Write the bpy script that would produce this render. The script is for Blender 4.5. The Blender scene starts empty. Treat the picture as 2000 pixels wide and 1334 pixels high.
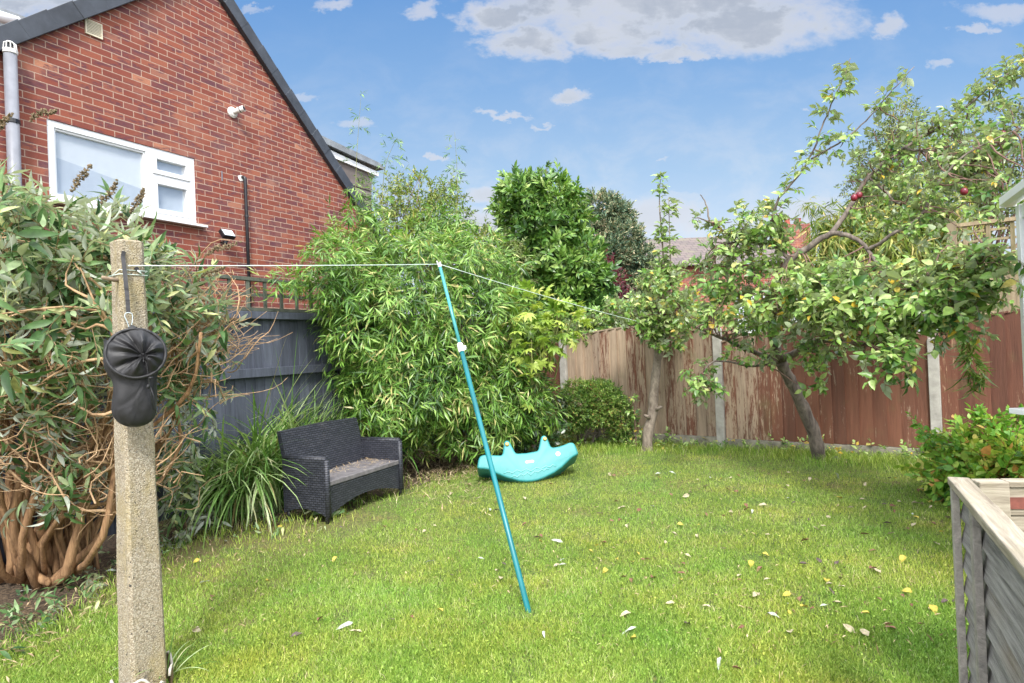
import bpy, math, numpy as np
from mathutils import Vector, Matrix, noise as mnoise
S = bpy.context.scene
COL = S.collection
R = math.radians
F = 1200.0                      # focal length of the photograph in its own pixels
CAMH = 1.4
ROLL, PITCH = .042, 8/1200
# ------------------------------------------------------------------ camera
_f = Vector((0, math.cos(PITCH), math.sin(PITCH))); _u0 = Vector((0, -math.sin(PITCH), math.cos(PITCH))); _r0 = Vector((1, 0, 0))
CR = _r0*math.cos(ROLL) - _u0*math.sin(ROLL); CU = _u0*math.cos(ROLL) + _r0*math.sin(ROLL); CF = _f
CAM = Vector((0, 0, CAMH))
cam = bpy.data.objects.new('camera', bpy.data.cameras.new('camera')); COL.objects.link(cam)
m = Matrix((CR, CU, -CF)).transposed().to_4x4(); m.translation = CAM; cam.matrix_world = m
cam.data.sensor_width = 36; cam.data.lens = 36*F/2000; cam.data.clip_end = 2000; cam.data.clip_start = .05
S.camera = cam
def ray(px, py):
    return CF*F + CR*(px-1000) - CU*(py-667)
def P(px, py, Y):
    r = ray(px, py); return CAM + r*(Y/r.y)
def G(px, py, z=0.0):
    r = ray(px, py); return CAM + r*((z-CAMH)/r.z)
class Wall:                     # a vertical plane: s runs along it, n is how far it stands out towards us
    def __init__(s, o, d, flip=1):
        s.o = Vector((o[0], o[1], 0)); s.d = Vector((d[0], d[1], 0)).normalized()
        s.n = Vector((s.d.y, -s.d.x, 0))*flip
    def hit(s, px, py, off=0.0):
        r = ray(px, py); o = s.o + s.n*off
        t = (o-CAM).dot(s.n)/r.dot(s.n); p = CAM + r*t
        return ((p-s.o).dot(s.d), p.z)
    def matrix(s):
        z = Vector((0, 0, 1)); m = Matrix((s.d, -s.n, z)).transposed().to_4x4(); m.translation = s.o; return m
    def at(s, a, n=0, z=0):
        return s.o + s.d*a + s.n*n + Vector((0, 0, z))

# ------------------------------------------------------------------ object helpers
def tag(o, label=None, cat=None, group=None, kind=None):
    if label: o['label'] = label
    if cat: o['category'] = cat
    if group: o['group'] = group
    if kind: o['kind'] = kind
    return o
def empty(name, loc=(0, 0, 0), rz=0, label=None, cat=None, group=None, mat=None):
    o = bpy.data.objects.new(name, None); COL.objects.link(o); o.empty_display_size = .1
    if mat is not None: o.matrix_world = mat
    else: o.location = loc; o.rotation_euler = (0, 0, rz)
    return tag(o, label, cat, group)
def link(name, me, mat, parent=None):
    o = bpy.data.objects.new(name, me); COL.objects.link(o)
    for m_ in (mat if isinstance(mat, (list, tuple)) else [mat]):
        if m_ is not None: me.materials.append(m_)
    if parent is not None: o.parent = parent
    return o
class MB:                       # collects shapes, builds ONE mesh
    def __init__(s): s.v = []; s.f = []; s.r = []; s.t = None
    def add(s, vs, fs, rnd=0.5):
        b = len(s.v)
        for v in vs:
            v = Vector(v); s.v.append(tuple(s.t @ v if s.t is not None else v)); s.r.append(rnd)
        s.f += [tuple(i+b for i in f) for f in fs]; return s
    def box(s, x0, x1, y0, y1, z0, z1, rnd=.5):
        vs = [(x0,y0,z0),(x1,y0,z0),(x1,y1,z0),(x0,y1,z0),(x0,y0,z1),(x1,y0,z1),(x1,y1,z1),(x0,y1,z1)]
        return s.add(vs, [(0,3,2,1),(4,5,6,7),(0,1,5,4),(1,2,6,5),(2,3,7,6),(3,0,4,7)], rnd)
    def prism(s, poly, y0, y1, rnd=.5):      # poly in (x,z), extruded along y
        n = len(poly); vs = [(a, y0, b) for a, b in poly] + [(a, y1, b) for a, b in poly]
        fs = [tuple(range(n)), tuple(range(2*n-1, n-1, -1))] + [(i, n+i, n+(i+1) % n, (i+1) % n) for i in range(n)]
        return s.add(vs, fs, rnd)
    def bar(s, a, b, w, h=None, up=(0, 0, 1), rnd=.5):
        a, b = Vector(a), Vector(b); h = h or w; d = (b-a).normalized(); x = d.cross(Vector(up)).normalized(); y = x.cross(d)
        vs = [p + x*i*w/2 + y*j*h/2 for p in (a, b) for i, j in ((-1,-1),(1,-1),(1,1),(-1,1))]
        return s.add(vs, [(0,1,2,3),(7,6,5,4),(0,4,5,1),(1,5,6,2),(2,6,7,3),(3,7,4,0)], rnd)
    def tube(s, pts, rad, n=8, rnd=.5, cap=True):
        pts = [Vector(p) for p in pts]; k = len(pts)
        if not isinstance(rad, (list, tuple, np.ndarray)): rad = [rad]*k
        vs = []; x = None
        for i, p in enumerate(pts):
            d = (pts[min(i+1, k-1)] - pts[max(i-1, 0)])
            if d.length < 1e-9: d = Vector((0, 0, 1))
            d.normalize()
            if x is None: x = d.orthogonal().normalized()
            else:
                x = (x - d*x.dot(d))
                x = x.normalized() if x.length > 1e-6 else d.orthogonal().normalized()
            y = d.cross(x)
            for j in range(n):
                a = 2*math.pi*j/n; vs.append(p + (x*math.cos(a) + y*math.sin(a))*rad[i])
        fs = [(i*n+j, i*n+(j+1) % n, (i+1)*n+(j+1) % n, (i+1)*n+j) for i in range(k-1) for j in range(n)]
        if cap: fs += [tuple(range(n-1, -1, -1)), tuple(range((k-1)*n, k*n))]
        return s.add(vs, fs, rnd)
    def lathe(s, prof, n=16, c=(0, 0, 0), rnd=.5):     # prof: (r,z)
        c = Vector(c); vs = [c + Vector((r*math.cos(2*math.pi*j/n), r*math.sin(2*math.pi*j/n), z)) for r, z in prof for j in range(n)]
        k = len(prof); fs = [(i*n+j, i*n+(j+1) % n, (i+1)*n+(j+1) % n, (i+1)*n+j) for i in range(k-1) for j in range(n)]
        fs += [tuple(range(n-1, -1, -1)), tuple(range((k-1)*n, k*n))]
        return s.add(vs, fs, rnd)
    def build(s, name, mat, parent=None, smooth=False, bevel=0, seg=2):
        me = bpy.data.meshes.new(name); me.from_pydata(s.v, [], s.f); me.validate(); me.update()
        a = me.attributes.new('rnd', 'FLOAT', 'POINT'); a.data.foreach_set('value', s.r)
        o = link(name, me, mat, parent)
        if smooth: me.shade_smooth()
        if bevel:
            b = o.modifiers.new('bevel', 'BEVEL'); b.width = bevel; b.segments = seg; b.limit_method = 'ANGLE'; b.angle_limit = R(35)
            b.harden_normals = False
        return o
def np_mesh(name, V, T, mat, parent=None, attrs=None, smooth=False):
    V = np.asarray(V, np.float32); T = np.asarray(T, np.int32); k = T.shape[1]
    me = bpy.data.meshes.new(name); me.vertices.add(len(V)); me.vertices.foreach_set('co', V.ravel())
    me.loops.add(T.size); me.loops.foreach_set('vertex_index', T.ravel())
    me.polygons.add(len(T)); me.polygons.foreach_set('loop_start', np.arange(0, T.size, k, dtype=np.int32))
    me.polygons.foreach_set('loop_total', np.full(len(T), k, np.int32))
    me.update(calc_edges=True)
    for n_, arr in (attrs or {}).items():
        a = me.attributes.new(n_, 'FLOAT', 'POINT'); a.data.foreach_set('value', np.asarray(arr, np.float32))
    if smooth: me.shade_smooth()
    return link(name, me, mat, parent)

# ------------------------------------------------------------------ material helpers
def lin(h):
    if isinstance(h, str):
        h = h.lstrip('#'); c = [int(h[i:i+2], 16)/255 for i in (0, 2, 4)]
        return tuple(x/12.92 if x <= .04045 else ((x+.055)/1.055)**2.4 for x in c) + (1,)
    return tuple(h) + ((1,) if len(h) == 3 else ())
class NT:
    def __init__(s, nt): s.nt = nt; s.n = nt.nodes; s.l = nt.links
    def new(s, t, **kw):
        n = s.n.new(t)
        for k, v in kw.items():
            if k in ('inp',):
                for a, b in v.items(): s.set(n, a, b)
            else: setattr(n, k, v)
        return n
    def set(s, n, key, val):
        i = n.inputs[key]
        if isinstance(val, bpy.types.NodeSocket): s.l.new(val, i)
        else: i.default_value = val
    def math(s, op, a, b=None, c=None, clamp=False):
        n = s.n.new('ShaderNodeMath'); n.operation = op; n.use_clamp = clamp; s.set(n, 0, a)
        if b is not None: s.set(n, 1, b)
        if c is not None: s.set(n, 2, c)
        return n.outputs[0]
    def mix(s, fac, a, b, blend='MIX'):
        n = s.n.new('ShaderNodeMix'); n.data_type = 'RGBA'; n.blend_type = blend; s.set(n, 0, fac)
        s.set(n, 6, a if isinstance(a, bpy.types.NodeSocket) else lin(a)); s.set(n, 7, b if isinstance(b, bpy.types.NodeSocket) else lin(b)); return n.outputs[2]
    def ramp(s, fac, stops, interp='LINEAR'):
        n = s.n.new('ShaderNodeValToRGB'); s.set(n, 0, fac); cr = n.color_ramp; cr.interpolation = interp
        while len(cr.elements) < len(stops): cr.elements.new(.5)
        for e, (p, c) in zip(cr.elements, stops): e.position = p; e.color = lin(c) if not isinstance(c, (int, float)) else (c, c, c, 1)
        return n.outputs[0]
    def sstep(s, x, a, b):
        n = s.n.new('ShaderNodeMapRange'); n.interpolation_type = 'SMOOTHSTEP'; s.set(n, 0, x); n.inputs[1].default_value = a; n.inputs[2].default_value = b
        return n.outputs[0]
    def noise(s, vec, scale, detail=3, rough=.5, dist=0, out=0):
        n = s.n.new('ShaderNodeTexNoise'); s.set(n, 'Scale', scale); s.set(n, 'Detail', detail); s.set(n, 'Roughness', rough); s.set(n, 'Distortion', dist)
        if vec is not None: s.set(n, 'Vector', vec)
        return n.outputs[out]
    def mapping(s, vec, scale=(1, 1, 1), loc=(0, 0, 0), rot=(0, 0, 0)):
        n = s.n.new('ShaderNodeMapping'); s.set(n, 'Vector', vec); n.inputs['Scale'].default_value = scale; n.inputs['Location'].default_value = loc; n.inputs['Rotation'].default_value = rot
        return n.outputs[0]
    def obj(s): return s.new('ShaderNodeTexCoord').outputs['Object']
    def attr(s, name): return s.new('ShaderNodeAttribute', attribute_name=name).outputs['Fac']
    def bump(s, h, strength=.3, dist=.01):
        return s.new('ShaderNodeBump', inp={'Height': h, 'Strength': strength, 'Distance': dist}).outputs[0]
def material(name):
    m_ = bpy.data.materials.new(name); m_.use_nodes = True; t = NT(m_.node_tree); b = t.n['Principled BSDF']; return m_, t, b
def mat_simple(name, col, rough=.5, metal=0, var=.15, scale=8, bump=0, bscale=60, spec=.5):
    m_, t, b = material(name); c = lin(col); o = t.obj()
    n = t.noise(o, scale, 4, .6)
    d = tuple(x*(1-var*1.5) for x in c[:3]); l = tuple(min(1, x*(1+var)) for x in c[:3])
    t.set(b, 'Base Color', t.ramp(n, [(.3, d), (.7, l)])); b.inputs['Roughness'].default_value = rough; b.inputs['Metallic'].default_value = metal
    b.inputs['Specular IOR Level'].default_value = spec
    if bump: t.set(b, 'Normal', t.bump(t.noise(o, bscale, 4), bump, .01))
    return m_
def mat_leaf(name, cols, stem=(.12, .07, .035), rough=.45, trans=.3, back=None, spec=.4, rare=False):
    m_, t, b = material(name); r = t.attr('rnd')
    k = len(cols); c = t.ramp(r, [((i/(k-1) if not rare else (.86*i/(k-2) if i < k-1 else 1)), x) for i, x in enumerate(cols)])
    n = t.noise(t.obj(), 30, 2)
    c = t.mix(1, c, t.ramp(n, [(.3, (.72, .72, .72)), (.7, (1.2, 1.2, 1.2))]), 'MULTIPLY')
    if back is not None:
        g = t.new('ShaderNodeNewGeometry').outputs['Backfacing']; c = t.mix(g, c, back)
    c = t.mix(t.attr('stem'), c, stem)
    t.set(b, 'Base Color', c); b.inputs['Roughness'].default_value = rough; b.inputs['Specular IOR Level'].default_value = spec
    tr = t.new('ShaderNodeBsdfTranslucent'); t.set(tr, 'Color', t.mix(1, c, (1.25, 1.3, .7), 'MULTIPLY'))
    mx = t.new('ShaderNodeMixShader'); mx.inputs[0].default_value = trans
    t.l.new(b.outputs[0], mx.inputs[1]); t.l.new(tr.outputs[0], mx.inputs[2]); t.l.new(mx.outputs[0], t.n['Material Output'].inputs['Surface'])
    return m_
def mat_bark(name, a, b_, scale=14, stretch=.3):
    m_, t, b = material(name); o = t.mapping(t.obj(), (1, 1, stretch)); n = t.noise(o, scale, 6, .65, .6)
    t.set(b, 'Base Color', t.ramp(n, [(.3, a), (.65, b_)])); b.inputs['Roughness'].default_value = .9
    t.set(b, 'Normal', t.bump(t.noise(o, scale*3, 5), .6, .01)); return m_

# ------------------------------------------------------------------ foliage machinery
def rng(seed): return np.random.default_rng(seed)
def unit(a): return a/np.maximum(np.linalg.norm(a, axis=-1, keepdims=True), 1e-9)
def leaf_tpl(L, W, rows=2, fold=.25, droop=.25, p=.8, wave=0.0, q=1.0):
    us = [(i+1)/(rows+1) for i in range(rows)]
    w = lambda u: W/2*max(0, math.sin(math.pi*u**p))**q
    V = [(0, 0, 0)]
    for i, u in enumerate(us):
        ww = w(u); z = -droop*L*u*u; up = fold*ww; wv = wave*L*(1 if i % 2 else -1)
        V += [(-ww, u*L, z+up+wv), (0, u*L, z), (ww, u*L, z+up-wv)]
    V.append((0, L, -droop*L)); T = [(0, 2, 1), (0, 3, 2)]
    for i in range(rows-1):
        a = 1+3*i; b = a+3; T += [(a, a+1, b+1), (a, b+1, b), (a+1, a+2, b+2), (a+1, b+2, b+1)]
    a = 1+3*(rows-1); e = len(V)-1; T += [(a, a+1, e), (a+1, a+2, e)]
    return np.array(V, float), np.array(T, int)
def frame(d, up):
    d = unit(d); x = np.cross(d, up); bad = np.linalg.norm(x, axis=-1) < 1e-3
    if x.ndim > 1: x[bad] = np.cross(d[bad], np.array([.3, 1, .1]))
    elif bad: x = np.cross(d, np.array([.3, 1, .1]))
    x = unit(x); z = np.cross(x, d); return np.stack([x, d, z], axis=-1)      # columns
def sprig(g, length, n, leaf, lw=(.9, 1.1), angle=55, droop=.3, opposite=False, sr=.0015, curve=.15, tipleaf=True, upmix=.7, start=.15):
    Vs = []; Ts = []; ids = []; st = []; nb = 0
    pts = []; k = 5; side = g.uniform(-1, 1)*curve
    for i in range(k): u = i/(k-1); pts.append((side*length*u*u, u*length, -droop*length*u*u))
    pts = np.array(pts)
    for i in range(k-1):        # stem as a thin three-sided strip
        a, b = pts[i], pts[i+1]; r_ = sr
        V = np.array([a+(r_, 0, 0), a+(-r_, 0, 0), b+(-r_, 0, 0), b+(r_, 0, 0), a+(0, 0, r_*1.6), b+(0, 0, r_*1.6)])
        T = np.array([(0, 1, 2), (0, 2, 3), (0, 4, 5), (0, 5, 3)])
        Vs.append(V); Ts.append(T+nb); ids.append(np.zeros(6)); st.append(np.ones(6)); nb += 6
    cnt = n//2 if opposite else n
    lid = 1
    for j in range(cnt):
        u = start + (1-start)*(j+.5)/cnt*.98; q = u*(k-1); i = min(int(q), k-2); base = pts[i]*(1-(q-i)) + pts[i+1]*(q-i); sd = unit(pts[i+1]-pts[i])
        az0 = j*2.4 + g.uniform(-.4, .4)
        for o in ((0, math.pi) if opposite else (0,)):
            az = az0 + o if not opposite else (j % 2)*math.pi/2 + o + g.uniform(-.3, .3)
            an = R(angle*(1.15-.6*u) + g.uniform(-12, 12)); out = np.array([math.cos(az), 0, math.sin(az)])
            d = sd*math.cos(an) + out*math.sin(an) + np.array([0, 0, -.25*droop])
            up = np.array([0, 0, 1.])*upmix + sd*.3 + g.normal(0, .25, 3)
            LV, LT = leaf; sc = g.uniform(*lw)*(.65+.5*math.sin(math.pi*min(1, u+.1)))
            V = (LV*sc) @ frame(d, up).T + base
            Vs.append(V); Ts.append(LT+nb); ids.append(np.full(len(V), lid)); st.append(np.zeros(len(V))); nb += len(V); lid += 1
    if tipleaf:
        LV, LT = leaf; V = (LV*g.uniform(.6, .9)) @ frame(pts[-1]-pts[-2], np.array([0, 0, 1.])+g.normal(0, .2, 3)).T + pts[-1]
        Vs.append(V); Ts.append(LT+nb); ids.append(np.full(len(V), lid)); st.append(np.zeros(len(V))); nb += len(V)
    return np.concatenate(Vs), np.concatenate(Ts), np.concatenate(ids).astype(int), np.concatenate(st)
class Cloud:                    # gathers placed sprigs, builds one foliage mesh
    def __init__(s): s.V = []; s.T = []; s.r = []; s.s = []; s.n = 0
    def put(s, variants, pos, d, up, sc, g, base=None, spread=.35):
        pos = np.asarray(pos, float); N = len(pos)
        if N == 0: return s
        d = np.broadcast_to(d, (N, 3)).astype(float); up = np.broadcast_to(up, (N, 3)).astype(float); M = frame(d, up)*np.broadcast_to(np.asarray(sc, float), (N,))[:, None, None]
        pick = g.integers(0, len(variants), N); base = np.full(N, .5) if base is None else np.asarray(base, float)
        for k, (V, T, ids, st) in enumerate(variants):
            ix = np.where(pick == k)[0]
            if not len(ix): continue
            W = np.einsum('nij,vj->nvi', M[ix], V) + pos[ix][:, None, :]
            lr = g.normal(0, spread, (len(ix), ids.max()+1)); rr = np.clip(base[ix][:, None] + lr, 0, 1)[:, ids]
            s.V.append(W.reshape(-1, 3)); s.T.append((T[None] + (np.arange(len(ix))*len(V))[:, None, None]).reshape(-1, 3) + s.n)
            s.r.append(rr.ravel()); s.s.append(np.tile(st, len(ix))); s.n += len(ix)*len(V)
        return s
    def build(s, name, mat, parent=None):
        o = np_mesh(name, np.concatenate(s.V), np.concatenate(s.T), mat, parent, {'rnd': np.concatenate(s.r), 'stem': np.concatenate(s.s)}); return o
def blob(px, py, Y, rx, ry, rd=None):
    c = P(px, py, Y); k = Y/F; return (np.array(c), np.array([rx*k, rd if rd else (rx+ry)/2*k, ry*k]))
def lump(d, seed, f=2.5):
    a = d*f + seed*1.7
    return (np.sin(a[:, 0]*1.3+np.cos(a[:, 1]*1.9)*1.5)+np.sin(a[:, 1]*1.7+np.cos(a[:, 2]*1.3)*1.8)+np.sin(a[:, 2]*1.5+np.cos(a[:, 0]*2.1)*1.4))/3
def scatter(blobs, n, g, shell=.55, rough=.22, minz=.03, front=.0):
    w = np.array([(b[1][0]*b[1][2])**1.0 for b in blobs]); w /= w.sum(); idx = g.choice(len(blobs), n, p=w)
    d = unit(g.normal(0, 1, (n, 3)))
    if front: 
        flip = (d[:, 1] > 0) & (g.random(n) < front); d[flip, 1] *= -1
    C = np.array([b[0] for b in blobs])[idx]; Rr = np.array([b[1] for b in blobs])[idx]
    l = 1 + rough*lump(d, idx[:, None]*3.1, 3.2); rad = (shell + (1-shell)*g.random(n)**.6)*l
    pos = C + d*Rr*rad[:, None]; nrm = unit(d/Rr)
    ok = pos[:, 2] > minz
    for i, b in enumerate(blobs):      # drop what is deep inside another blob
        q = np.linalg.norm((pos-b[0])/b[1], axis=1); ok &= ~((q < shell*.75) & (idx != i))
    return pos[ok], nrm[ok], rad[ok]
def wander(a, b, g, k=6, amp=.08, sag=0.0):
    a, b = np.array(a, float), np.array(b, float); L = np.linalg.norm(b-a); out = []; off = g.normal(0, 1, (2, 3))
    for i in range(k+1):
        u = i/k; p = a*(1-u)+b*u + amp*L*(off[0]*math.sin(math.pi*u)*.7 + off[1]*math.sin(2*math.pi*u)*.5); p[2] += sag*L*math.sin(math.pi*u); out.append(p)
    return out
def taper(r0, r1, k): return [r0+(r1-r0)*i/(k-1) for i in range(k)]

# ================================================================== LIGHT AND SKY
SUN_AZ, SUN_EL = R(176), R(47)            # azimuth measured from +Y towards +X : behind the camera
sd = Vector((math.sin(SUN_AZ)*math.cos(SUN_EL), math.cos(SUN_AZ)*math.cos(SUN_EL), math.sin(SUN_EL)))
sun = bpy.data.objects.new('sun', bpy.data.lights.new('sun', 'SUN')); COL.objects.link(sun)
sun.data.energy = 2.6; sun.data.angle = R(12); sun.data.color = (1, .96, .9)
sun.rotation_euler = sd.to_track_quat('Z', 'Y').to_euler()
W = bpy.data.worlds.new('World'); S.world = W; W.use_nodes = True
t = NT(W.node_tree); bg = t.n['Background']
sky = t.new('ShaderNodeTexSky'); sky.sky_type = 'NISHITA'; sky.sun_disc = False; sky.sun_elevation = SUN_EL; sky.sun_rotation = SUN_AZ
sky.altitude = 0; sky.air_density = 1.0; sky.dust_density = .6; sky.ozone_density = 2.5
bg.inputs['Strength'].default_value = .15
dirv = t.new('ShaderNodeTexCoord').outputs['Generated']
sx = t.new('ShaderNodeSeparateXYZ'); t.l.new(dirv, sx.inputs[0])
yy = t.math('MAXIMUM', t.math('ABSOLUTE', sx.outputs[1]), .12)
U = t.math('DIVIDE', sx.outputs[0], yy); Vv = t.math('DIVIDE', sx.outputs[2], yy)
uv = t.new('ShaderNodeCombineXYZ'); t.l.new(U, uv.inputs[0]); t.l.new(Vv, uv.inputs[1])
n1 = t.noise(t.mapping(uv.outputs[0], (1, 1.6, 1)), 9, 8, .6, .3); n2 = t.noise(t.mapping(uv.outputs[0], (1, 1.8, 1), (3, 1, 0)), 26, 6, .6)
nn = t.math('ADD', t.math('MULTIPLY', t.math('SUBTRACT', n1, .5), 1.3), t.math('MULTIPLY', t.math('SUBTRACT', n2, .5), .8))
wn1 = t.new('ShaderNodeSeparateXYZ'); t.l.new(t.noise(t.mapping(uv.outputs[0], (1, 1.5, 1), (7, 3, 0)), 7, 5, .6, out=1), wn1.inputs[0])
wn2 = t.new('ShaderNodeSeparateXYZ'); t.l.new(t.noise(t.mapping(uv.outputs[0], (1, 1.5, 1), (1, 9, 0)), 38, 5, .65, out=1), wn2.inputs[0])
Uw = t.math('ADD', U, t.math('ADD', t.math('MULTIPLY', t.math('SUBTRACT', wn1.outputs[0], .5), .16), t.math('MULTIPLY', t.math('SUBTRACT', wn2.outputs[0], .5), .05)))
Vw = t.math('ADD', Vv, t.math('ADD', t.math('MULTIPLY', t.math('SUBTRACT', wn1.outputs[1], .5), .055), t.math('MULTIPLY', t.math('SUBTRACT', wn2.outputs[1], .5), .03)))
clouds = [  # px, py, half width, half height, density
    (1280, -10, 420, 105, 1), (1480, 50, 215, 75, 1), (1030, 85, 95, 42, 1), (1200, 60, 160, 50, 1), (960, 30, 90, 40, 1), (1240, 95, 90, 18, .9), (1320, 105, 80, 14, .9),(1735, 52, 46, 28, .75),
    (1960, 15, 110, 24, .6), (1905, 52, 50, 10, .6), (830, 22, 40, 20, .65), (660, 10, 60, 14, .65), (500, 18, 40, 8, .4), (1110, 190, 50, 15, .85), (975, 225, 70, 8, .8), (1060, 237, 26, 5, .5),
    (690, 248, 50, 12, .5), (600, 190, 30, 8, .4), (845, 306, 22, 7, .7), (945, 375, 70, 24, .8), (1000, 440, 170, 55, .85), (1290, 420, 120, 60, .7), (1560, 430, 120, 60, .6), (1700, 215, 14, 4, .4), (1570,212,14,4,.4), (1830, 125, 30, 10, .5),
    (1300, 308, 22, 4, .35), (1320, 378, 60, 10, .3), (100, -20, 330, 70, 1), (200, -190, 500, 120, .9), (1500, -250, 600, 90, .8)]
tot = None
for px, py, hw, hh, den in clouds:
    r_ = ray(px, py); u0, v0 = r_.x/r_.y, r_.z/r_.y
    a = t.math('DIVIDE', t.math('SUBTRACT', Uw, u0), hw/F); b = t.math('DIVIDE', t.math('SUBTRACT', Vw, v0), hh/F)
    e = t.math('ADD', t.math('MULTIPLY', a, a), t.math('MULTIPLY', b, b))
    e = t.math('SUBTRACT', t.math('SUBTRACT', 1.05, e), t.math('MULTIPLY', nn, -1.0))
    mk = t.math('MULTIPLY', t.sstep(e, .0, 1.0), den)
    tot = mk if tot is None else t.math('MAXIMUM', tot, mk)
front = t.math('GREATER_THAN', sx.outputs[1], .05)
tot = t.math('MULTIPLY', tot, front)
# haze towards the horizon, and bright fill added to the unseen sky behind the camera
low = t.math('MULTIPLY', t.math('SUBTRACT', 1, t.sstep(Vv, .06, .62)), 1)
hz = t.math('ADD', t.math('MULTIPLY', low, .62), t.math('MULTIPLY', t.math('MULTIPLY', low, t.sstep(n1, .35, .7)), .3), clamp=True)
back_fill = t.math('MULTIPLY', t.math('SUBTRACT', 1, t.sstep(sx.outputs[1], -.3, .0)), .9)
EXPO = 1.0; KK = 1/(.15*2**EXPO)
dl = lambda h, k=1.0: tuple(x*KK*k for x in lin(h)[:3])
grad = t.ramp(t.math('MULTIPLY', Vv, 1.25), [(0, dl('#dde3ea')), (.2, dl('#ccd8e6')), (.34, dl('#a9c6e2')), (.52, dl('#86b0de')), (.72, dl('#6a9dd8')), (1, dl('#588fd0'))])
skyc = t.mix(.85, sky.outputs[0], grad)
skyh = t.mix(t.math('MULTIPLY', t.math('MULTIPLY', low, t.sstep(n1, .4, .7)), .35), skyc, dl('#f2f2f4'))
over = t.math('MAXIMUM', back_fill, t.math('MULTIPLY', t.sstep(sx.outputs[2], .55, .8), .9))  # unseen overhead and rear sky, whitened as added fill light
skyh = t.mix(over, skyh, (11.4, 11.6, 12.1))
shade = t.ramp(t.math('ADD', t.math('MULTIPLY', tot, .72), t.math('ADD', t.math('MULTIPLY', n1, .38), t.math('MULTIPLY', n2, .1))), [(.3, dl('#f6f3f2')), (.68, dl('#e6e5ea')), (.88, dl('#d6dae2')), (1.0, dl('#b7bfcd'))])
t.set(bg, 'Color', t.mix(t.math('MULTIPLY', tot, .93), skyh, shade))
S.view_settings.view_transform = 'Standard'; S.view_settings.look = 'None'; S.view_settings.exposure = EXPO; S.view_settings.gamma = 1
S.cycles.max_bounces = 6; S.cycles.diffuse_bounces = 3; S.cycles.glossy_bounces = 2; S.cycles.transmission_bounces = 4; S.cycles.transparent_max_bounces = 6
S.cycles.use_denoising = True; S.cycles.caustics_reflective = False; S.cycles.caustics_refractive = False
S.cycles.sample_clamp_indirect = 6

# ================================================================== GROUND
def gz(x, y): return .012*math.sin(x*1.7+y*.9) + .01*math.sin(x*.8-y*1.9+1) + .006*math.sin(x*5.1)*math.sin(y*4.3)
gza = lambda x, y: .012*np.sin(x*1.7+y*.9) + .01*np.sin(x*.8-y*1.9+1) + .006*np.sin(x*5.1)*np.sin(y*4.3)
m_soil, t, b = material('soil'); o_ = t.obj()
n = t.noise(o_, 9, 8, .7); n_b = t.noise(o_, 60, 4, .6)
t.set(b, 'Base Color', t.mix(t.sstep(n_b, .45, .62), t.ramp(n, [(.3, (.035, .024, .015)), (.7, (.10, .066, .038))]), (.17, .12, .075))); b.inputs['Roughness'].default_value = .95
t.set(b, 'Normal', t.bump(t.noise(o_, 40, 8, .7), .9, .03))
m_lawn, t, b = material('lawn_turf'); o_ = t.obj(); n = t.noise(o_, 2.2, 5, .6); n_b = t.noise(o_, 45, 5, .7)
sxl = t.new('ShaderNodeSeparateXYZ'); t.l.new(o_, sxl.inputs[0]); worn = t.math('MULTIPLY', t.math('SUBTRACT', 1, t.sstep(t.math('ADD', sxl.outputs[0], t.math('MULTIPLY', n, 1.6)), -1.6, .2)), t.sstep(t.noise(o_, 3.5, 6, .7), .35, .55))
c = t.mix(t.sstep(n_b, .4, .62), t.ramp(n, [(.35, (.10, .17, .025)), (.55, (.17, .20, .04)), (.7, (.22, .16, .06))]), (.035, .05, .012)); c = t.mix(t.math('MULTIPLY', worn, .8), c, t.ramp(n_b, [(.35, (.07, .045, .022)), (.6, (.20, .15, .06))]))
t.set(b, 'Base Color', c); b.inputs['Roughness'].default_value = .95; t.set(b, 'Normal', t.bump(n_b, .8, .02))
MB().add([(-300, -300, -.06), (300, -300, -.06), (300, 300, -.06), (-300, 300, -.06)], [(0, 1, 2, 3)]).build('ground', m_soil)['kind'] = 'structure'
EDGE = [(-700, 1560), (-300, 1380), (0, 1270), (120, 1205), (230, 1130), (320, 1082), (400, 1050), (560, 1030), (640, 1020), (720, 985), (800, 950), (880, 930), (950, 888), (1080, 872), (1250, 872), (1420, 872), (1600, 890), (1700, 893), (1830, 918), (1875, 965), (2050, 1010), (2300, 1060)]
EG = [G(*p) for p in EDGE]
def grid(name, x0, x1, y0, y1, st, zoff, keep, mat):
    nx, ny = int((x1-x0)/st)+1, int((y1-y0)/st)+1; X, Y = np.meshgrid(np.linspace(x0, x1, nx), np.linspace(y0, y1, ny), indexing='ij')
    Z = gza(X, Y) + zoff; V = np.stack([X, Y, Z], -1).reshape(-1, 3); T = []
    for i in range(nx-1):
        for j in range(ny-1):
            cx, cy = X[i, j]+st/2, Y[i, j]+st/2
            if keep(cx, cy): T.append((i*ny+j, (i+1)*ny+j, (i+1)*ny+j+1, i*ny+j+1))
    o = np_mesh(name, V, np.array(T), mat, smooth=True); return o
def edge_y(x):                 # world: depth at which the lawn ends, for an x
    for a, b in zip(EG, EG[1:]):
        if a.x <= x <= b.x: return a.y + (b.y-a.y)*(x-a.x)/(b.x-a.x)
    return EG[0].y if x < EG[0].x else EG[-1].y
grid('soil_bed', -7, 9, -2, 13, .1, -.02, lambda x, y: True, m_soil)['kind'] = 'structure'
grid('lawn', -7, 7, -2, 9, .08, 0, lambda x, y: y < edge_y(x) + .1*math.sin(x*7+y*3) + .06*math.sin(x*23), m_lawn)['kind'] = 'structure'

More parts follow.
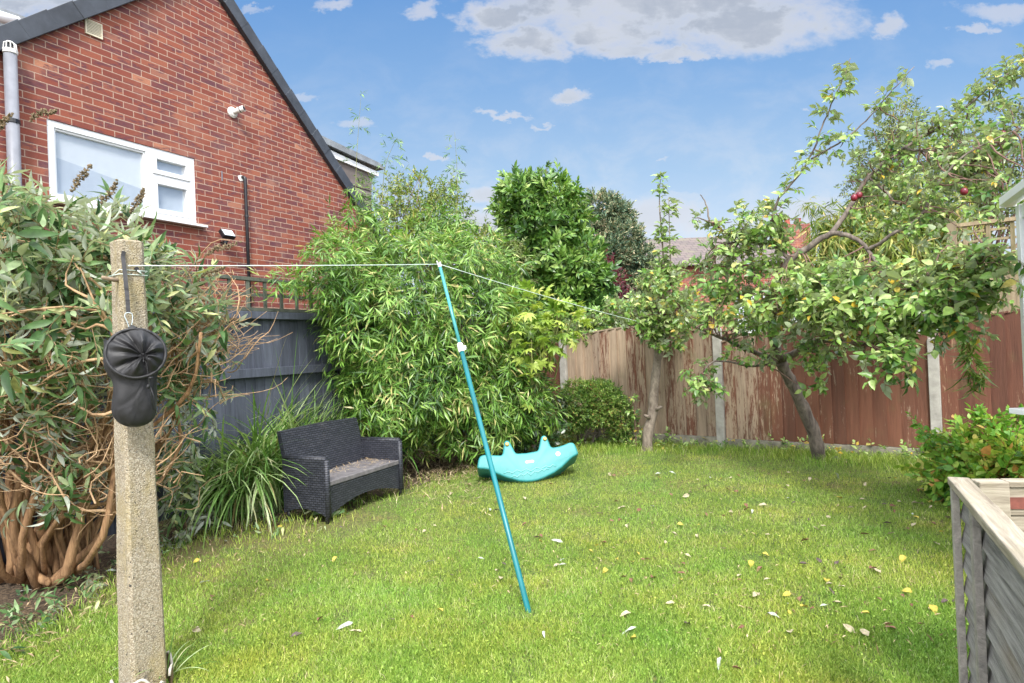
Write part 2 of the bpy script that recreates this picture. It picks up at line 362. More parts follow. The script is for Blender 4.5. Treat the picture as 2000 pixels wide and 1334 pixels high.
# grass blades
g = rng(5)
m_grass, t, b = material('grass_blade'); rr = t.attr('rnd')
c = t.ramp(rr, [(0, (.10, .20, .024)), (.4, (.265, .395, .055)), (.75, (.47, .58, .125)), (.92, (.64, .67, .30)), (1, (.60, .50, .32))])
n = t.noise(t.obj(), 1.3, 4, .6); c = t.mix(1, c, t.ramp(n, [(.32, (.78, .98, .9)), (.5, (1, 1, 1)), (.7, (1.35, 1.08, 1.0))]), 'MULTIPLY')
t.set(b, 'Base Color', c); b.inputs['Roughness'].default_value = .55; b.inputs['Specular IOR Level'].default_value = .3
tr = t.new('ShaderNodeBsdfTranslucent'); t.set(tr, 'Color', c); mx = t.new('ShaderNodeMixShader'); mx.inputs[0].default_value = .3
t.l.new(b.outputs[0], mx.inputs[1]); t.l.new(tr.outputs[0], mx.inputs[2]); t.l.new(mx.outputs[0], t.n['Material Output'].inputs['Surface'])
ey = np.vectorize(edge_y)
def grass_points(n, g):
    px = g.uniform(-60, 2060, n); py = 860 + (1420-860)*g.random(n)**.9
    r_ = np.array(CF)[None]*F + np.array(CR)[None]*(px-1000)[:, None] - np.array(CU)[None]*(py-667)[:, None]
    tt = -CAMH/r_[:, 2]; p1 = np.stack([r_[:, 0]*tt, r_[:, 1]*tt], 1)
    p2 = np.stack([g.uniform(-4.2, 5.2, n//3), g.uniform(1.6, 8.6, n//3)], 1)
    p = np.concatenate([p1, p2]); lim = ey(p[:, 0]); d = lim - p[:, 1]
    pr = np.clip((d + .15)/.45, 0, 1)
    left = (p[:, 0] < -1.0); pr = np.where(left, np.clip((d+.05)/1.3, 0, 1)**.9*.95+.02, pr)
    bald = lump(np.stack([p[:, 0], p[:, 1], p[:, 0]*0], 1), 2.0, 2.6)
    pr *= np.where(left & (bald > .0) & (d < 1.3), .25, 1); b2_ = lump(np.stack([p[:, 0], p[:, 1], p[:, 0]*0], 1), 7.0, 6.1); pr *= np.where(b2_ > .42, .45, 1)
    return p[(g.random(len(p)) < pr) & (d > -.3)]
def blades(p, g, h0, h1, w, rnd=None, lean=.6):
    N = len(p); az = g.uniform(0, 2*np.pi, N); h = g.uniform(h0, h1, N); ln = g.uniform(.15, 1, N)*lean*h; la = g.uniform(0, 2*np.pi, N)
    base = np.stack([p[:, 0], p[:, 1], gza(p[:, 0], p[:, 1])-.004], 1); sx_ = np.stack([np.cos(az), np.sin(az), az*0], 1)*(w*g.uniform(.6, 1.3, N))[:, None]
    l = np.stack([np.cos(la), np.sin(la), la*0], 1)*ln[:, None]; upv = np.array([0, 0, 1.])[None]*h[:, None]
    V = np.stack([base-sx_, base+sx_, base+upv*.6+l*.35+sx_*.8, base+upv*.6+l*.35-sx_*.8, base+upv*.95+l], 1)
    T = (np.arange(N)*5)[:, None, None] + np.array([(0, 1, 2), (0, 2, 3), (3, 2, 4)])[None]
    rnd = np.clip(g.normal(.45, .25, N), 0, 1) if rnd is None else rnd
    return V.reshape(-1, 3), T.reshape(-1, 3), np.repeat(rnd, 5)
pp = grass_points(440000, g)
patch = lump(np.stack([pp[:, 0], pp[:, 1], pp[:, 0]*0], 1), 5.0, 3.1)
dist = np.hypot(pp[:, 0], pp[:, 1])
V1, T1, r1 = blades(pp, g, .016, .042, .0012, np.clip(g.normal(.42, .24, len(pp)) + .12*patch + .12*(g.random(len(pp)) < .12), 0, 1), lean=.95)
# flat little clover and moss leaves between the blades
pc = grass_points(40000, g); N = len(pc); az = g.uniform(0, 2*np.pi, N); hz_ = gza(pc[:, 0], pc[:, 1]) + g.uniform(.006, .022, N); rs = g.uniform(.0025, .005, N)
ct = np.stack([pc[:, 0], pc[:, 1], hz_], 1); ca, sa = np.cos(az), np.sin(az); tl = g.normal(0, .5, (N, 2))
def cr(u, v): x = ca*u - sa*v; y = sa*u + ca*v; return ct + np.stack([x*rs, y*rs, (x*tl[:, 0]+y*tl[:, 1])*rs], 1)
V2 = np.stack([cr(-1, -.3), cr(0, -1), cr(1.1, -.2), cr(.5, 1), cr(-.6, .9)], 1).reshape(-1, 3)
T2 = ((np.arange(N)*5)[:, None, None] + np.array([(0, 1, 2), (0, 2, 3), (0, 3, 4)])[None]).reshape(-1, 3)
r2 = np.repeat(np.clip(g.normal(.30, .2, N), 0, .65), 5)
# longer uncut grass along the foot of the fences
px = g.uniform(1060, 1900, 22000); E = np.interp(px, [p[0] for p in EDGE], [p[1] for p in EDGE]); py = E + g.normal(-4, 10, len(px)); ok = py > 800
q = np.array([G(a, b)[:2] for a, b in zip(px[ok], py[ok])]); V3, T3, r3 = blades(q, g, .03, .12, .0026, lean=.9)
px = np.concatenate([g.uniform(0, 1000, 2200)]); E = np.interp(px, [p[0] for p in EDGE], [p[1] for p in EDGE]); py = E + g.normal(0, 14, len(px))
q = np.array([G(a, b)[:2] for a, b in zip(px, py)]); V4, T4, r4 = blades(q, g, .03, .09, .0024, lean=.9)
Va = [V1, V2, V3, V4]; Ta = [T1, T2, T3, T4]; off = 0; TT = []
for v_, t_ in zip(Va, Ta): TT.append(t_+off); off += len(v_)
o = np_mesh('grass', np.concatenate(Va), np.concatenate(TT), m_grass, None, {'rnd': np.concatenate([r1, r2, r3, r4])})
tag(o, 'short bright green lawn grass with clover, longer along the fence foot', 'grass', kind='stuff')

# ================================================================== BRICK HOUSE
dH = Vector((621, 1200, 0)).normalized()
w0 = P(513, 450, 8.82)
HW = Wall((w0.x, w0.y), dH); 
def hm(px, py, off=0): return HW.hit(px, py, off)
m_brick, t, b = material('red_brick'); o_ = t.obj()
sp = t.new('ShaderNodeSeparateXYZ'); t.l.new(o_, sp.inputs[0]); cb = t.new('ShaderNodeCombineXYZ'); t.l.new(sp.outputs[0], cb.inputs[0]); t.l.new(sp.outputs[2], cb.inputs[1])
wob = t.noise(o_, 6, 2, .5, out=1); wv = t.new('ShaderNodeVectorMath', operation='MULTIPLY_ADD'); t.l.new(wob, wv.inputs[0]); wv.inputs[1].default_value = (.006, .006, 0); t.l.new(cb.outputs[0], wv.inputs[2])
br = t.new('ShaderNodeTexBrick'); t.l.new(wv.outputs[0], br.inputs['Vector']); br.offset = .5
for k, v in (('Scale', 1), ('Mortar Size', .0050), ('Mortar Smooth', .15), ('Bias', 0), ('Brick Width', .225), ('Row Height', .075)): br.inputs[k].default_value = v
br.inputs['Color1'].default_value = (0, 0, 0, 1); br.inputs['Color2'].default_value = (1, 1, 1, 1); br.inputs['Mortar'].default_value = (.5, .5, .5, 1)
face = t.noise(t.mapping(o_, (1, 1, 3)), 14, 5, .65)
bc = t.ramp(br.outputs['Color'], [(0, (.225, .056, .034)), (.3, (.175, .044, .030)), (.6, (.25, .070, .040)), (.74, (.29, .098, .056)), (.83, (.18, .052, .042)), (.95, (.13, .042, .045)), (1, (.42, .18, .10))], 'LINEAR')
# some bricks have dark purple fired faces
dk = t.math('MULTIPLY', t.sstep(t.noise(t.mapping(o_, (4.4, 1, 13.3)), .9, 0), .50, .60), t.sstep(face, .38, .60))
bc = t.mix(t.math('MULTIPLY', dk, .8), bc, (.095, .035, .048))
bc = t.mix(1, bc, t.ramp(t.noise(o_, 90, 4, .7), [(.25, (.72, .72, .75)), (.75, (1.25, 1.2, 1.2))]), 'MULTIPLY')
bc = t.mix(t.math('MULTIPLY', t.sstep(t.noise(o_, 1.1, 6, .7), .48, .72), .30), bc, (.42, .27, .21)); bc = t.mix(t.math('MULTIPLY', t.sstep(t.noise(t.mapping(o_, (1, 1, .25)), 2.3, 6, .65), .55, .75), .35), bc, (.10, .045, .035))
mo = t.ramp(t.noise(o_, 40, 3), [(.3, (.29, .19, .145)), (.7, (.46, .33, .25))])
t.set(b, 'Base Color', t.mix(br.outputs['Fac'], bc, mo)); b.inputs['Roughness'].default_value = .9
hgt = t.math('ADD', t.math('MULTIPLY', t.math('SUBTRACT', 1, br.outputs['Fac']), .8), t.math('MULTIPLY', face, .35))
t.set(b, 'Normal', t.bump(hgt, .55, .008))
m_tile = mat_simple('verge_tile_slate', (.045, .052, .065), .55, var=.25, scale=5, bump=.1)
m_upvc = mat_simple('white_upvc', (.78, .79, .80), .3, var=.03)
m_glassw, t, b = material('window_glass'); o_ = t.obj(); t.set(b, 'Base Color', t.ramp(t.noise(o_, 120, 4, .7), [(.3, (.42, .48, .52)), (.7, (.52, .58, .62))])); b.inputs['Roughness'].default_value = .12; b.inputs['Specular IOR Level'].default_value = .9; b.inputs['Coat Weight'].default_value = .6
t.set(b, 'Normal', t.bump(t.noise(o_, 70, 3), .08, .004))
m_pipe = mat_simple('grey_pipe', (.20, .21, .24), .4, var=.12)
m_black = mat_simple('black_plastic', (.013, .013, .016), .35, var=.2)
m_white = mat_simple('white_plastic', (.72, .71, .68), .4, var=.06)
m_beige = mat_simple('beige_plastic', (.62, .56, .42), .5, var=.06)
m_lead = mat_simple('lead_grey', (.22, .24, .26), .6, var=.2, scale=6)
m_terra = mat_simple('terracotta_grille', (.30, .075, .05), .8, var=.15)
m_roof, t, b = material('roof_tiles'); o_ = t.obj(); br = t.new('ShaderNodeTexBrick'); t.set(br, 'Vector', o_); br.offset = .5
for k, v in (('Scale', 1), ('Mortar Size', .012), ('Brick Width', .3), ('Row Height', .28)): br.inputs[k].default_value = v
br.inputs['Color1'].default_value = lin((.16, .125, .115)); br.inputs['Color2'].default_value = lin((.11, .09, .088)); br.inputs['Mortar'].default_value = lin((.04, .035, .035))
t.set(b, 'Base Color', t.mix(t.sstep(t.noise(o_, 2, 5), .5, .8), br.outputs[0], (.16, .15, .10))); b.inputs['Roughness'].default_value = .85
m_hang, t, b = material('hung_tile'); t.set(b, 'Base Color', t.ramp(t.math('ADD', t.math('MULTIPLY', t.attr('rnd'), .6), t.math('MULTIPLY', t.noise(t.obj(), 8, 5), .4)), [(.2, (.09, .075, .07)), (.8, (.20, .17, .155))])); b.inputs['Roughness'].default_value = .85

house = empty('brick_house', mat=HW.matrix(), label='red brick gable house with dark slate verge and a white window, behind the left fence', cat='house')
Lv = [hm(0, 92), hm(250, 0)]; Rv = [hm(430, 0), hm(745, 478)]
def isect(a, b, c, d):
    x1, y1 = a; x2, y2 = b; x3, y3 = c; x4, y4 = d; D = (x1-x2)*(y3-y4)-(y1-y2)*(x3-x4)
    p = x1*y2-y1*x2; q = x3*y4-y3*x4; return ((p*(x3-x4)-(x1-x2)*q)/D, (p*(y3-y4)-(y1-y2)*q)/D)
apex = isect(Lv[0], Lv[1], Rv[0], Rv[1])
sl = (Lv[1][1]-Lv[0][1])/(Lv[1][0]-Lv[0][0]); sr_ = (Rv[1][1]-Rv[0][1])/(Rv[1][0]-Rv[0][0])
left_end = (Lv[0][0]-1.6, Lv[0][1]-1.6*sl); right_end = (Rv[1][0]+.35, Rv[1][1]+.35*sr_)
# wall with a window hole : four pieces round the hole, one mesh
wa = hm(91, 232); wb = hm(381, 309); wc = hm(385, 440)
WX0, WX1 = wa[0], (wb[0]+wc[0])/2; WZ1 = (wa[1]+wb[1])/2; WZ0 = wc[1]
print('window', WX0, WX1, WZ0, WZ1, 'apex', apex, left_end, right_end)
def top_at(s): return left_end[1]+sl*(s-left_end[0]) if s < apex[0] else apex[1]+sr_*(s-apex[0])
wb_ = MB(); TH = .22
for poly in ([(left_end[0], 0), (WX0, 0), (WX0, top_at(WX0)), left_end],
             [(WX0, 0), (WX1, 0), (WX1, WZ0), (WX0, WZ0)],
             [(WX0, WZ1), (WX1, WZ1), (WX1, top_at(WX1))] + ([apex] if WX0 < apex[0] < WX1 else []) + [(WX0, top_at(WX0))],
             [(WX1, 0), (right_end[0], 0), right_end] + ([apex] if apex[0] > WX1 else []) + [(WX1, top_at(WX1))]):
    wb_.prism(poly, 0, TH)
wb_.box(left_end[0], left_end[0]+.2, .22, 7, 0, left_end[1]); wb_.box(right_end[0]-.2, right_end[0], .22, 7, 0, right_end[1])
wb_.box(left_end[0], right_end[0], 6.8, 7, 0, min(left_end[1], right_end[1]))
wb_.build('wall', m_brick, house)
# roof slabs behind the verge
rf = MB()
for a, b_ in ((left_end, apex), (apex, right_end)):
    dx, dz = b_[0]-a[0], b_[1]-a[1]; L = math.hypot(dx, dz); nx, nz = -dz/L, dx/L
    rf.prism([(a[0]+nx*.01, a[1]+nz*.01), (b_[0]+nx*.01, b_[1]+nz*.01), (b_[0]+nx*.13, b_[1]+nz*.13), (a[0]+nx*.13, a[1]+nz*.13)], .02, 7.2)
rf.build('roof', m_roof, house)
vt = MB(); g = rng(11)
def verge(a, b_, th, dirn):
    dx, dz = b_[0]-a[0], b_[1]-a[1]; L = math.hypot(dx, dz); ux, uz = dx/L, dz/L; nx, nz = (-uz, ux)
    if nz < 0: nx, nz = -nx, -nz
    k = int(L/.34); 
    for i in range(k+1):
        s0, s1 = i*.34, min(L, i*.34+.36); lift = .0; e0, e1 = (.012, 0) if dirn > 0 else (0, .012)
        p = [(a[0]+ux*s0+nx*(-.03), a[1]+uz*s0+nz*(-.03)), (a[0]+ux*s1+nx*(-.03), a[1]+uz*s1+nz*(-.03)), (a[0]+ux*s1+nx*(th+e1), a[1]+uz*s1+nz*(th+e1)), (a[0]+ux*s0+nx*(th+e0), a[1]+uz*s0+nz*(th+e0))]
        o_ = g.uniform(-.003, .003) + (.006 if i % 2 else 0)
        vt.prism(p, -.075-o_, .03, g.random())
verge(left_end, apex, .15, -1); verge(right_end, apex, .14, -1)
vt.build('verge', m_tile, house, bevel=.006)
# window
win = MB(); zt = WZ1; fw = .07
def fr(mb, x0, x1, z0, z1, w, y0, y1):
    mb.box(x0, x1, y0, y1, z0, z0+w); mb.box(x0, x1, y0, y1, z1-w, z1); mb.box(x0, x0+w, y0, y1, z0+w, z1-w); mb.box(x1-w, x1, y0, y1, z0+w, z1-w)
mull = hm(293, 330)[0]
tr_z = hm(330, 345)[1]
winobj = MB(); winobj.box(WX0-.0, WX1+.0, .09, .12, WZ0, WZ1)
wo = empty('window', parent_ := None) if False else None
fm = MB(); fr(fm, WX0+.002, WX1-.002, WZ0+.002, WZ1-.002, fw, .012, .085)
fm.box(mull-.035, mull+.035, .014, .083, WZ0+fw, WZ1-fw)
tz = WZ1 - (WZ1-WZ0)*.40
fm.box(mull+.035, WX1-fw, .016, .081, tz-.03, tz+.03)
fr(fm, mull+.037, WX1-fw-.002, WZ0+fw+.002, tz-.032, .055, 0.0, .07); fr(fm, mull+.037, WX1-fw-.002, tz+.032, WZ1-fw-.002, .055, 0.0, .07)
fr(fm, WX0+fw+.002, mull-.037, WZ0+fw+.002, WZ1-fw-.002, .022, .03, .07)
wf = fm.build('window', m_upvc, house, bevel=.005)
m_pane, t, b = material('clear_pane'); tp_ = t.new('ShaderNodeBsdfTransparent'); t.set(tp_, 'Color', (.97, .98, .99, 1)); gls = t.new('ShaderNodeBsdfGlossy'); gls.inputs['Roughness'].default_value = .03
t.set(gls, 'Normal', t.bump(t.noise(t.obj(), 2.2, 2), .12, .05)); mx = t.new('ShaderNodeMixShader'); mx.inputs[0].default_value = .14; t.l.new(tp_.outputs[0], mx.inputs[1]); t.l.new(gls.outputs[0], mx.inputs[2]); t.l.new(mx.outputs[0], t.n['Material Output'].inputs['Surface'])
MB().box(WX0+fw+.02, mull-.055, .055, .062, WZ0+fw+.02, WZ1-fw-.02).build('pane', m_pane, wf)
MB().box(mull+.09, WX1-fw-.055, .045, .052, WZ0+fw+.055, tz-.085).build('pane', m_pane, wf)
MB().box(mull+.09, WX1-fw-.055, .045, .052, tz+.085, WZ1-fw-.055).build('pane', m_pane, wf)
MB().box(WX0-.02, WX1+.09, -.09, .011, WZ0-.03, WZ0+.0).build('sill', m_upvc, wf, bevel=.006)
# panes' light reflection put into colour: pale sheet behind, greyer slanted one in front
m_refl_grey = mat_simple('pane_reflection_grey', (.62, .67, .72), .8, var=.08, scale=3); m_refl_pale = mat_simple('pane_reflection_pale', (.84, .87, .88), .7, var=.03)
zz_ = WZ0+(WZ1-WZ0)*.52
q_ = MB(); q_.add([(WX0, .0655, WZ0), (mull, .0655, WZ0), (mull, .0655, zz_-.12), (WX0, .0655, zz_+.06)], [(0, 1, 2, 3)]); q_.add([(mull, .0655, WZ0), (WX1, .0655, WZ0), (WX1, .0655, WZ1), (mull, .0655, WZ1)], [(0, 1, 2, 3)]); q_.build('reflection_grey', m_refl_grey, wf)
MB().box(WX0, WX1, .068, .08, WZ0, WZ1).build('reflection_pale', m_refl_pale, wf)
# soil pipe with cage
c0 = hm(19, 100, .07); rr_ = .055; pm = MB(); xx = c0[0]; zt = c0[1]
pm.tube([(xx, -.075, 0), (xx, -.075, zt)], .056, 16)
pip = pm.build('soil_pipe', m_pipe, house, smooth=False)
for p_ in pip.data.polygons: p_.use_smooth = len(p_.vertices) == 4
cg = MB(); cg.lathe([(.060, zt-.03), (.064, zt-.025), (.064, zt+.01), (.055, zt+.015)], 16, (xx, -.075, 0))
for j in range(10):
    a = 2*math.pi*j/10; cg.tube([(xx+.056*math.cos(a), -.075+.056*math.sin(a), zt+.01), (xx+.050*math.cos(a), -.075+.05*math.sin(a), zt+.07), (xx+.02*math.cos(a), -.075+.02*math.sin(a), zt+.09)], .005, 5)
cg.lathe([(.03, zt+.085), (.028, zt+.094), (.001, zt+.097)], 12, (xx, -.075, 0)); cg.build('pipe_cage', m_white, pip)
z1 = hm(25, 238, .07)[1]; MB().lathe([(.06, z1-.02), (.063, z1-.018), (.063, z1+.018), (.06, z1+.02)], 16, (xx, -.075, 0)).build('pipe_bracket', m_black, pip)
# black waste pipe
a = hm(477, 346, .03); xx = a[0]; zt = a[1]; pm = MB()
pm.tube([(xx-.01, .0, zt), (xx-.005, -.03, zt), (xx, -.045, zt-.015), (xx, -.045, zt-.05), (xx, -.045, 0)], .022, 10)
wp = pm.build('waste_pipe', m_black, house, smooth=True)
z1 = hm(480, 422, .03)[1]; MB().lathe([(.026, z1-.02), (.029, z1-.018), (.029, z1+.01), (.026, z1+.012)], 12, (xx, -.045, 0)).build('pipe_bracket', m_black, wp)
gq = rng(3); sm = MB(); sm.add([(xx-.03+.075*math.cos(k*.63)*gq.uniform(.5, 1), -.004, zt-.01+.055*math.sin(k*.63)*gq.uniform(.5, 1)) for k in range(10)], [tuple(range(9, -1, -1))]); sm.build('mortar_patch', m_white, wp)
# vents
def vent(px, py, w, h, mat, name, slots=5):
    s_, z_ = hm(px, py); v = MB(); fr(v, s_-w/2, s_+w/2, z_-h/2, z_+h/2, .012, -.02, .0)
    for i in range(slots): zz = z_-h/2+.018+(h-.036)*i/(slots-1); v.box(s_-w/2+.012, s_+w/2-.012, -.014, -.002, zz-.0045, zz+.0045)
    v.build(name, mat, house); MB().box(s_-w/2+.004, s_+w/2-.004, -.0015, .0, z_-h/2+.004, z_+h/2-.004).build('vent_backing', m_black, house)
vent(182, 57, .18, .17, m_beige, 'air_vent', 9)
vent(589, 540, .22, .15, m_terra, 'air_brick', 5); vent(582, 574, .22, .15, m_terra, 'air_brick', 5); vent(613, 543, .14, .14, m_beige, 'air_vent', 8)
# flood light
s_, z_ = hm(431, 460); fl = MB(); fl.t = Matrix.Translation((s_, -.13, z_)) @ Matrix.Rotation(R(-38), 4, 'X'); fl.box(-.09, .09, -.03, .03, -.065, .065); fo = fl.build('floodlight', m_black, house, bevel=.008)
gl = MB(); gl.t = fl.t; gl.box(-.078, .078, -.034, -.0305, -.053, .053); gl.build('lamp_glass', m_glassw, fo)
sq = MB(); sq.box(s_-.015, s_+.015, -.13, 0, z_-.1, z_-.085); sq.lathe([(.02, z_-.135), (.028, z_-.12), (.028, z_-.09), (.01, z_-.085)], 12, (s_-.02, -.11, 0)); sq.build('motion_sensor', m_black, fo)
# camera on the wall
s_, z_ = hm(453, 220); cm = MB(); cm.t = Matrix.Translation((s_, 0, z_)) @ Matrix.Rotation(R(90), 4, 'X'); cm.lathe([(.075, 0), (.075, .02), (.05, .04), (.02, .045)], 18); co = cm.build('wall_camera', m_white, house, bevel=.002)
cm = MB(); dd = Vector((.35, -.8, .25)).normalized(); p0 = Vector((s_, -.04, z_)); cm.tube([p0, p0+dd*.06, p0+dd*.062, p0+dd*.15], [.03, .034, .042, .042], 16); cm.build('camera_head', m_white, co)
cm = MB(); cm.tube([p0+dd*.15, p0+dd*.153], .034, 16); cm.tube([p0+dd*.09, p0+dd*.10], .0435, 16); cm.build('camera_lens', m_black, co)
# small scars: an old bracket and pale repaired bricks
s_, z_ = hm(433, 343); MB().box(s_-.006, s_+.006, -.01, 0, z_-.07, z_+.06).build('bracket_stub', m_pipe, house)
# dormer beyond the right verge (set back from the gable)
OFF = -.55
def hd(px, py): return HW.hit(px, py, OFF)
fa = hd(605, 275); fb = hd(742, 338); fc = hd(742, 325); fd = hd(605, 262)
def strip(pts, y0, y1, mat, name, par, off=OFF, bev=0):
    return MB().prism([HW.hit(px, py, off) for px, py in pts], y0, y1).build(name, mat, par, bevel=bev)
dm = strip([(575, 262), (732, 345), (726, 352), (724, 520), (600, 480)], .55, 2.6, m_hang, 'dormer', house)
strip([(585, 268), (737, 338), (735, 345), (590, 285)], .50, .549, m_upvc, 'fascia', dm)
strip([(570, 244), (733, 320), (740, 327), (742, 333), (700, 316), (570, 256)], .44, 2.7, m_lead, 'flat_roof', dm)
hc = MB(); g = rng(8)
ax = hd(640, 300); 
for row in range(11):
    y_ = 308+row*17.5
    p1 = hd(612+row*7, y_-8+row*0.5+0); zz = hd(690, 352+row*14.5)[1]
    x0_ = hd(600, 330)[0]; x1_ = hd(724, 360)[0]
    k = int((x1_-x0_)/.17)
    for i in range(k+1):
        xa = x0_+i*.17-(.085 if row % 2 else 0); xb = min(xa+.166, x1_)
        if xb-xa < .03: continue
        hc.add([(xa, .53, zz-.105), (xb, .53, zz-.105), (xb, .545, zz+.01), (xa, .545, zz+.01), (xa, .548, zz-.105), (xb, .548, zz-.105)], [(0, 1, 2, 3), (0, 4, 5, 1)], g.random())
hc.build('cladding', m_hang, dm)
# dormer corner on the other slope, top left of the photograph
gt = MB(); a1 = hm(-60, 14, -.4); a2 = hm(36, 44, -.4)
gt.tube([(a1[0], .4, a1[1]), (a2[0], .4, a2[1])], .06, 12); gd = gt.build('gutter', m_upvc, house, smooth=True)
strip([(-60, -10), (62, 36), (62, 70), (-60, 70)], .52, 2.5, m_lead, 'dormer', house, -.5)

# ================================================================== LEFT FENCE (dark, with trellis)
fo_ = Vector((-2.65, 5.57, 0)); LF = Wall((fo_.x, fo_.y), dH)
def wood(name, base, dark, paint=None, pr=(.45, .6), stretch=.06, rough=.8):
    m_, t, b = material(name); o = t.obj(); r_ = t.attr('rnd')
    sv = t.new('ShaderNodeVectorMath', operation='ADD'); t.l.new(o, sv.inputs[0]); cx = t.new('ShaderNodeCombineXYZ'); t.l.new(t.math('MULTIPLY', r_, 37), cx.inputs[0]); t.l.new(t.math('MULTIPLY', r_, 11), cx.inputs[2]); t.l.new(cx.outputs[0], sv.inputs[1])
    mp = t.mapping(sv.outputs[0], (1, 1, stretch)); n = t.noise(mp, 26, 7, .65, .8); fine = t.noise(mp, 110, 4, .6)
    c = t.ramp(n, [(.3, dark), (.68, base)]); c = t.mix(t.math('MULTIPLY', t.sstep(fine, .5, .7), .35), c, dark)
    if paint is not None:
        big = t.noise(t.mapping(sv.outputs[0], (1, 1, .35)), 3.2, 5, .65, .5); edge = t.noise(t.mapping(sv.outputs[0], (1, 1, .12)), 34, 6, .7, .5)
        pm_ = t.math('ADD', t.math('MULTIPLY', big, .42), t.math('MULTIPLY', edge, .62)); fl2 = t.noise(t.mapping(sv.outputs[0], (1, 1, .12)), 120, 5, .75); pm_ = t.math('ADD', pm_, t.math('MULTIPLY', t.math('SUBTRACT', fl2, .5), .35)); pm_ = t.math('ADD', pm_, t.math('MULTIPLY', t.math('SUBTRACT', r_, .5), .34))
        c = t.mix(t.sstep(pm_, *pr), c, t.ramp(n, [(.3, tuple(x*.6 for x in paint)), (.7, paint)]))
        c = t.mix(t.math('MULTIPLY', t.sstep(t.noise(o, 3, 4), .55, .8), .35), c, (.14, .16, .06))
    c = t.mix(1, c, t.ramp(t.math('FRACT', t.math('MULTIPLY', r_, 17.3)), [(0, (.72, .72, .74)), (1, (1.22, 1.2, 1.18))]), 'MULTIPLY'); t.set(b, 'Base Color', c); b.inputs['Roughness'].default_value = rough; t.set(b, 'Normal', t.bump(t.math('ADD', n, fine), .45, .008)); return m_
m_dark = wood('dark_painted_wood', (.098, .112, .150), (.050, .058, .080), stretch=.08)
m_moss = wood('mossy_dark_wood', (.10, .11, .085), (.045, .055, .045))
lf = empty('dark_fence', mat=LF.matrix(), label='dark blue-grey painted board fence topped by a low trellis, behind the wicker sofa', cat='fence')
g = rng(21); S0, S1 = -4.2, 5.0; ZT = 1.83
bp = MB(); s_ = S0
while s_ < S1:
    bp.t = Matrix.Translation((s_, .03, 0)) @ Matrix.Rotation(R(4), 4, 'Z') @ Matrix.Rotation(g.normal(0, .004), 4, 'Y')
    bp.box(0, .128, -.006, .008, .08, ZT-.03+g.uniform(-.006, .006), g.random()); s_ += .112
bp.build('board_panel', m_dark, lf)
for z_ in (.32, 1.24): MB().box(S0, S1, -.035, .02, z_-.04, z_+.045, .3).build('rail', m_dark, lf, bevel=.004)
MB().box(S0, S1, -.05, .05, ZT-.07, ZT-.0, .6).build('top_rail', m_dark, lf, bevel=.004)
for k in range(5):
    ps = S0 + .05 + k*2.25; MB().box(ps, ps+.1, -.03+.065, .12, 0, ZT+.02, k*.2).build('post', m_dark, lf, bevel=.005)
tz0 = ZT+.004; tz1 = ZT+.33; tr_ = MB()
tr_.box(S0, S1, -.022, .022, tz0, tz0+.035, .2); tr_.box(S0, S1, -.03, .03, tz1-.035, tz1, .5); tr_.box(S0, S1, -.002, .018, (tz0+tz1)/2-.016, (tz0+tz1)/2+.016, .8)
s_ = S0+.1
while s_ < S1: tr_.box(s_, s_+.034, -.021, -.0025, tz0+.005, tz1-.036, g.random()); s_ += .2
tr_.build('trellis', m_moss, lf, bevel=.002)

# ================================================================== RIGHT FENCE (brown boards between concrete posts)
R0 = P(1108, 862, 9.05); R1 = P(1412, 860, 7.76); R2 = P(1832, 900, 6.49)
RF = Wall((R0.x, R0.y), (R2.x-R0.x, R2.y-R0.y)); PS = RF.d.dot(Vector((R2.x-R0.x, R2.y-R0.y, 0)))/2
m_peel = wood('peeling_brown_fence_wood', (.46, .35, .25), (.25, .185, .13), paint=(.19, .078, .046), pr=(.50, .58), stretch=.07)
m_brown = wood('brown_stained_fence_wood', (.40, .27, .17), (.20, .12, .07), paint=(.165, .064, .038), pr=(.38, .45), stretch=.07)
m_conc = mat_simple('pale_concrete', (.36, .345, .31), .9, var=.2, scale=9, bump=.25, bscale=120)
m_gravel = mat_simple('mossy_concrete', (.27, .25, .20), .95, var=.35, scale=7, bump=.3, bscale=90)
rf_ = empty('board_fence', mat=RF.matrix(), label='brown board fence with peeling stain between pale concrete posts behind the lawn', cat='fence')
g = rng(31)
def rz(px, py): return RF.hit(px, py)[1]
bays = []   # (s0, s1, z bottom, z shoulder, arch, material, tilt)
b1 = rz(1271, 846); b2 = rz(1700, 870)
sh1 = rz(1125, 665); tp1 = rz(1330, 634)
bays.append((-1, rz(1080, 848), rz(1090, 672), .10, m_brown)); bays.append((0, b1, sh1, tp1-sh1, m_peel)); bays.append((1, b2, rz(1832, 648)-.03, .14, m_peel)); bays.append((2, rz(1860, 872)-.01, rz(1850, 640)-.0, .16, m_brown)); bays.append((3, rz(1860, 872)-.06, rz(1850, 640)-.0, .16, m_brown))
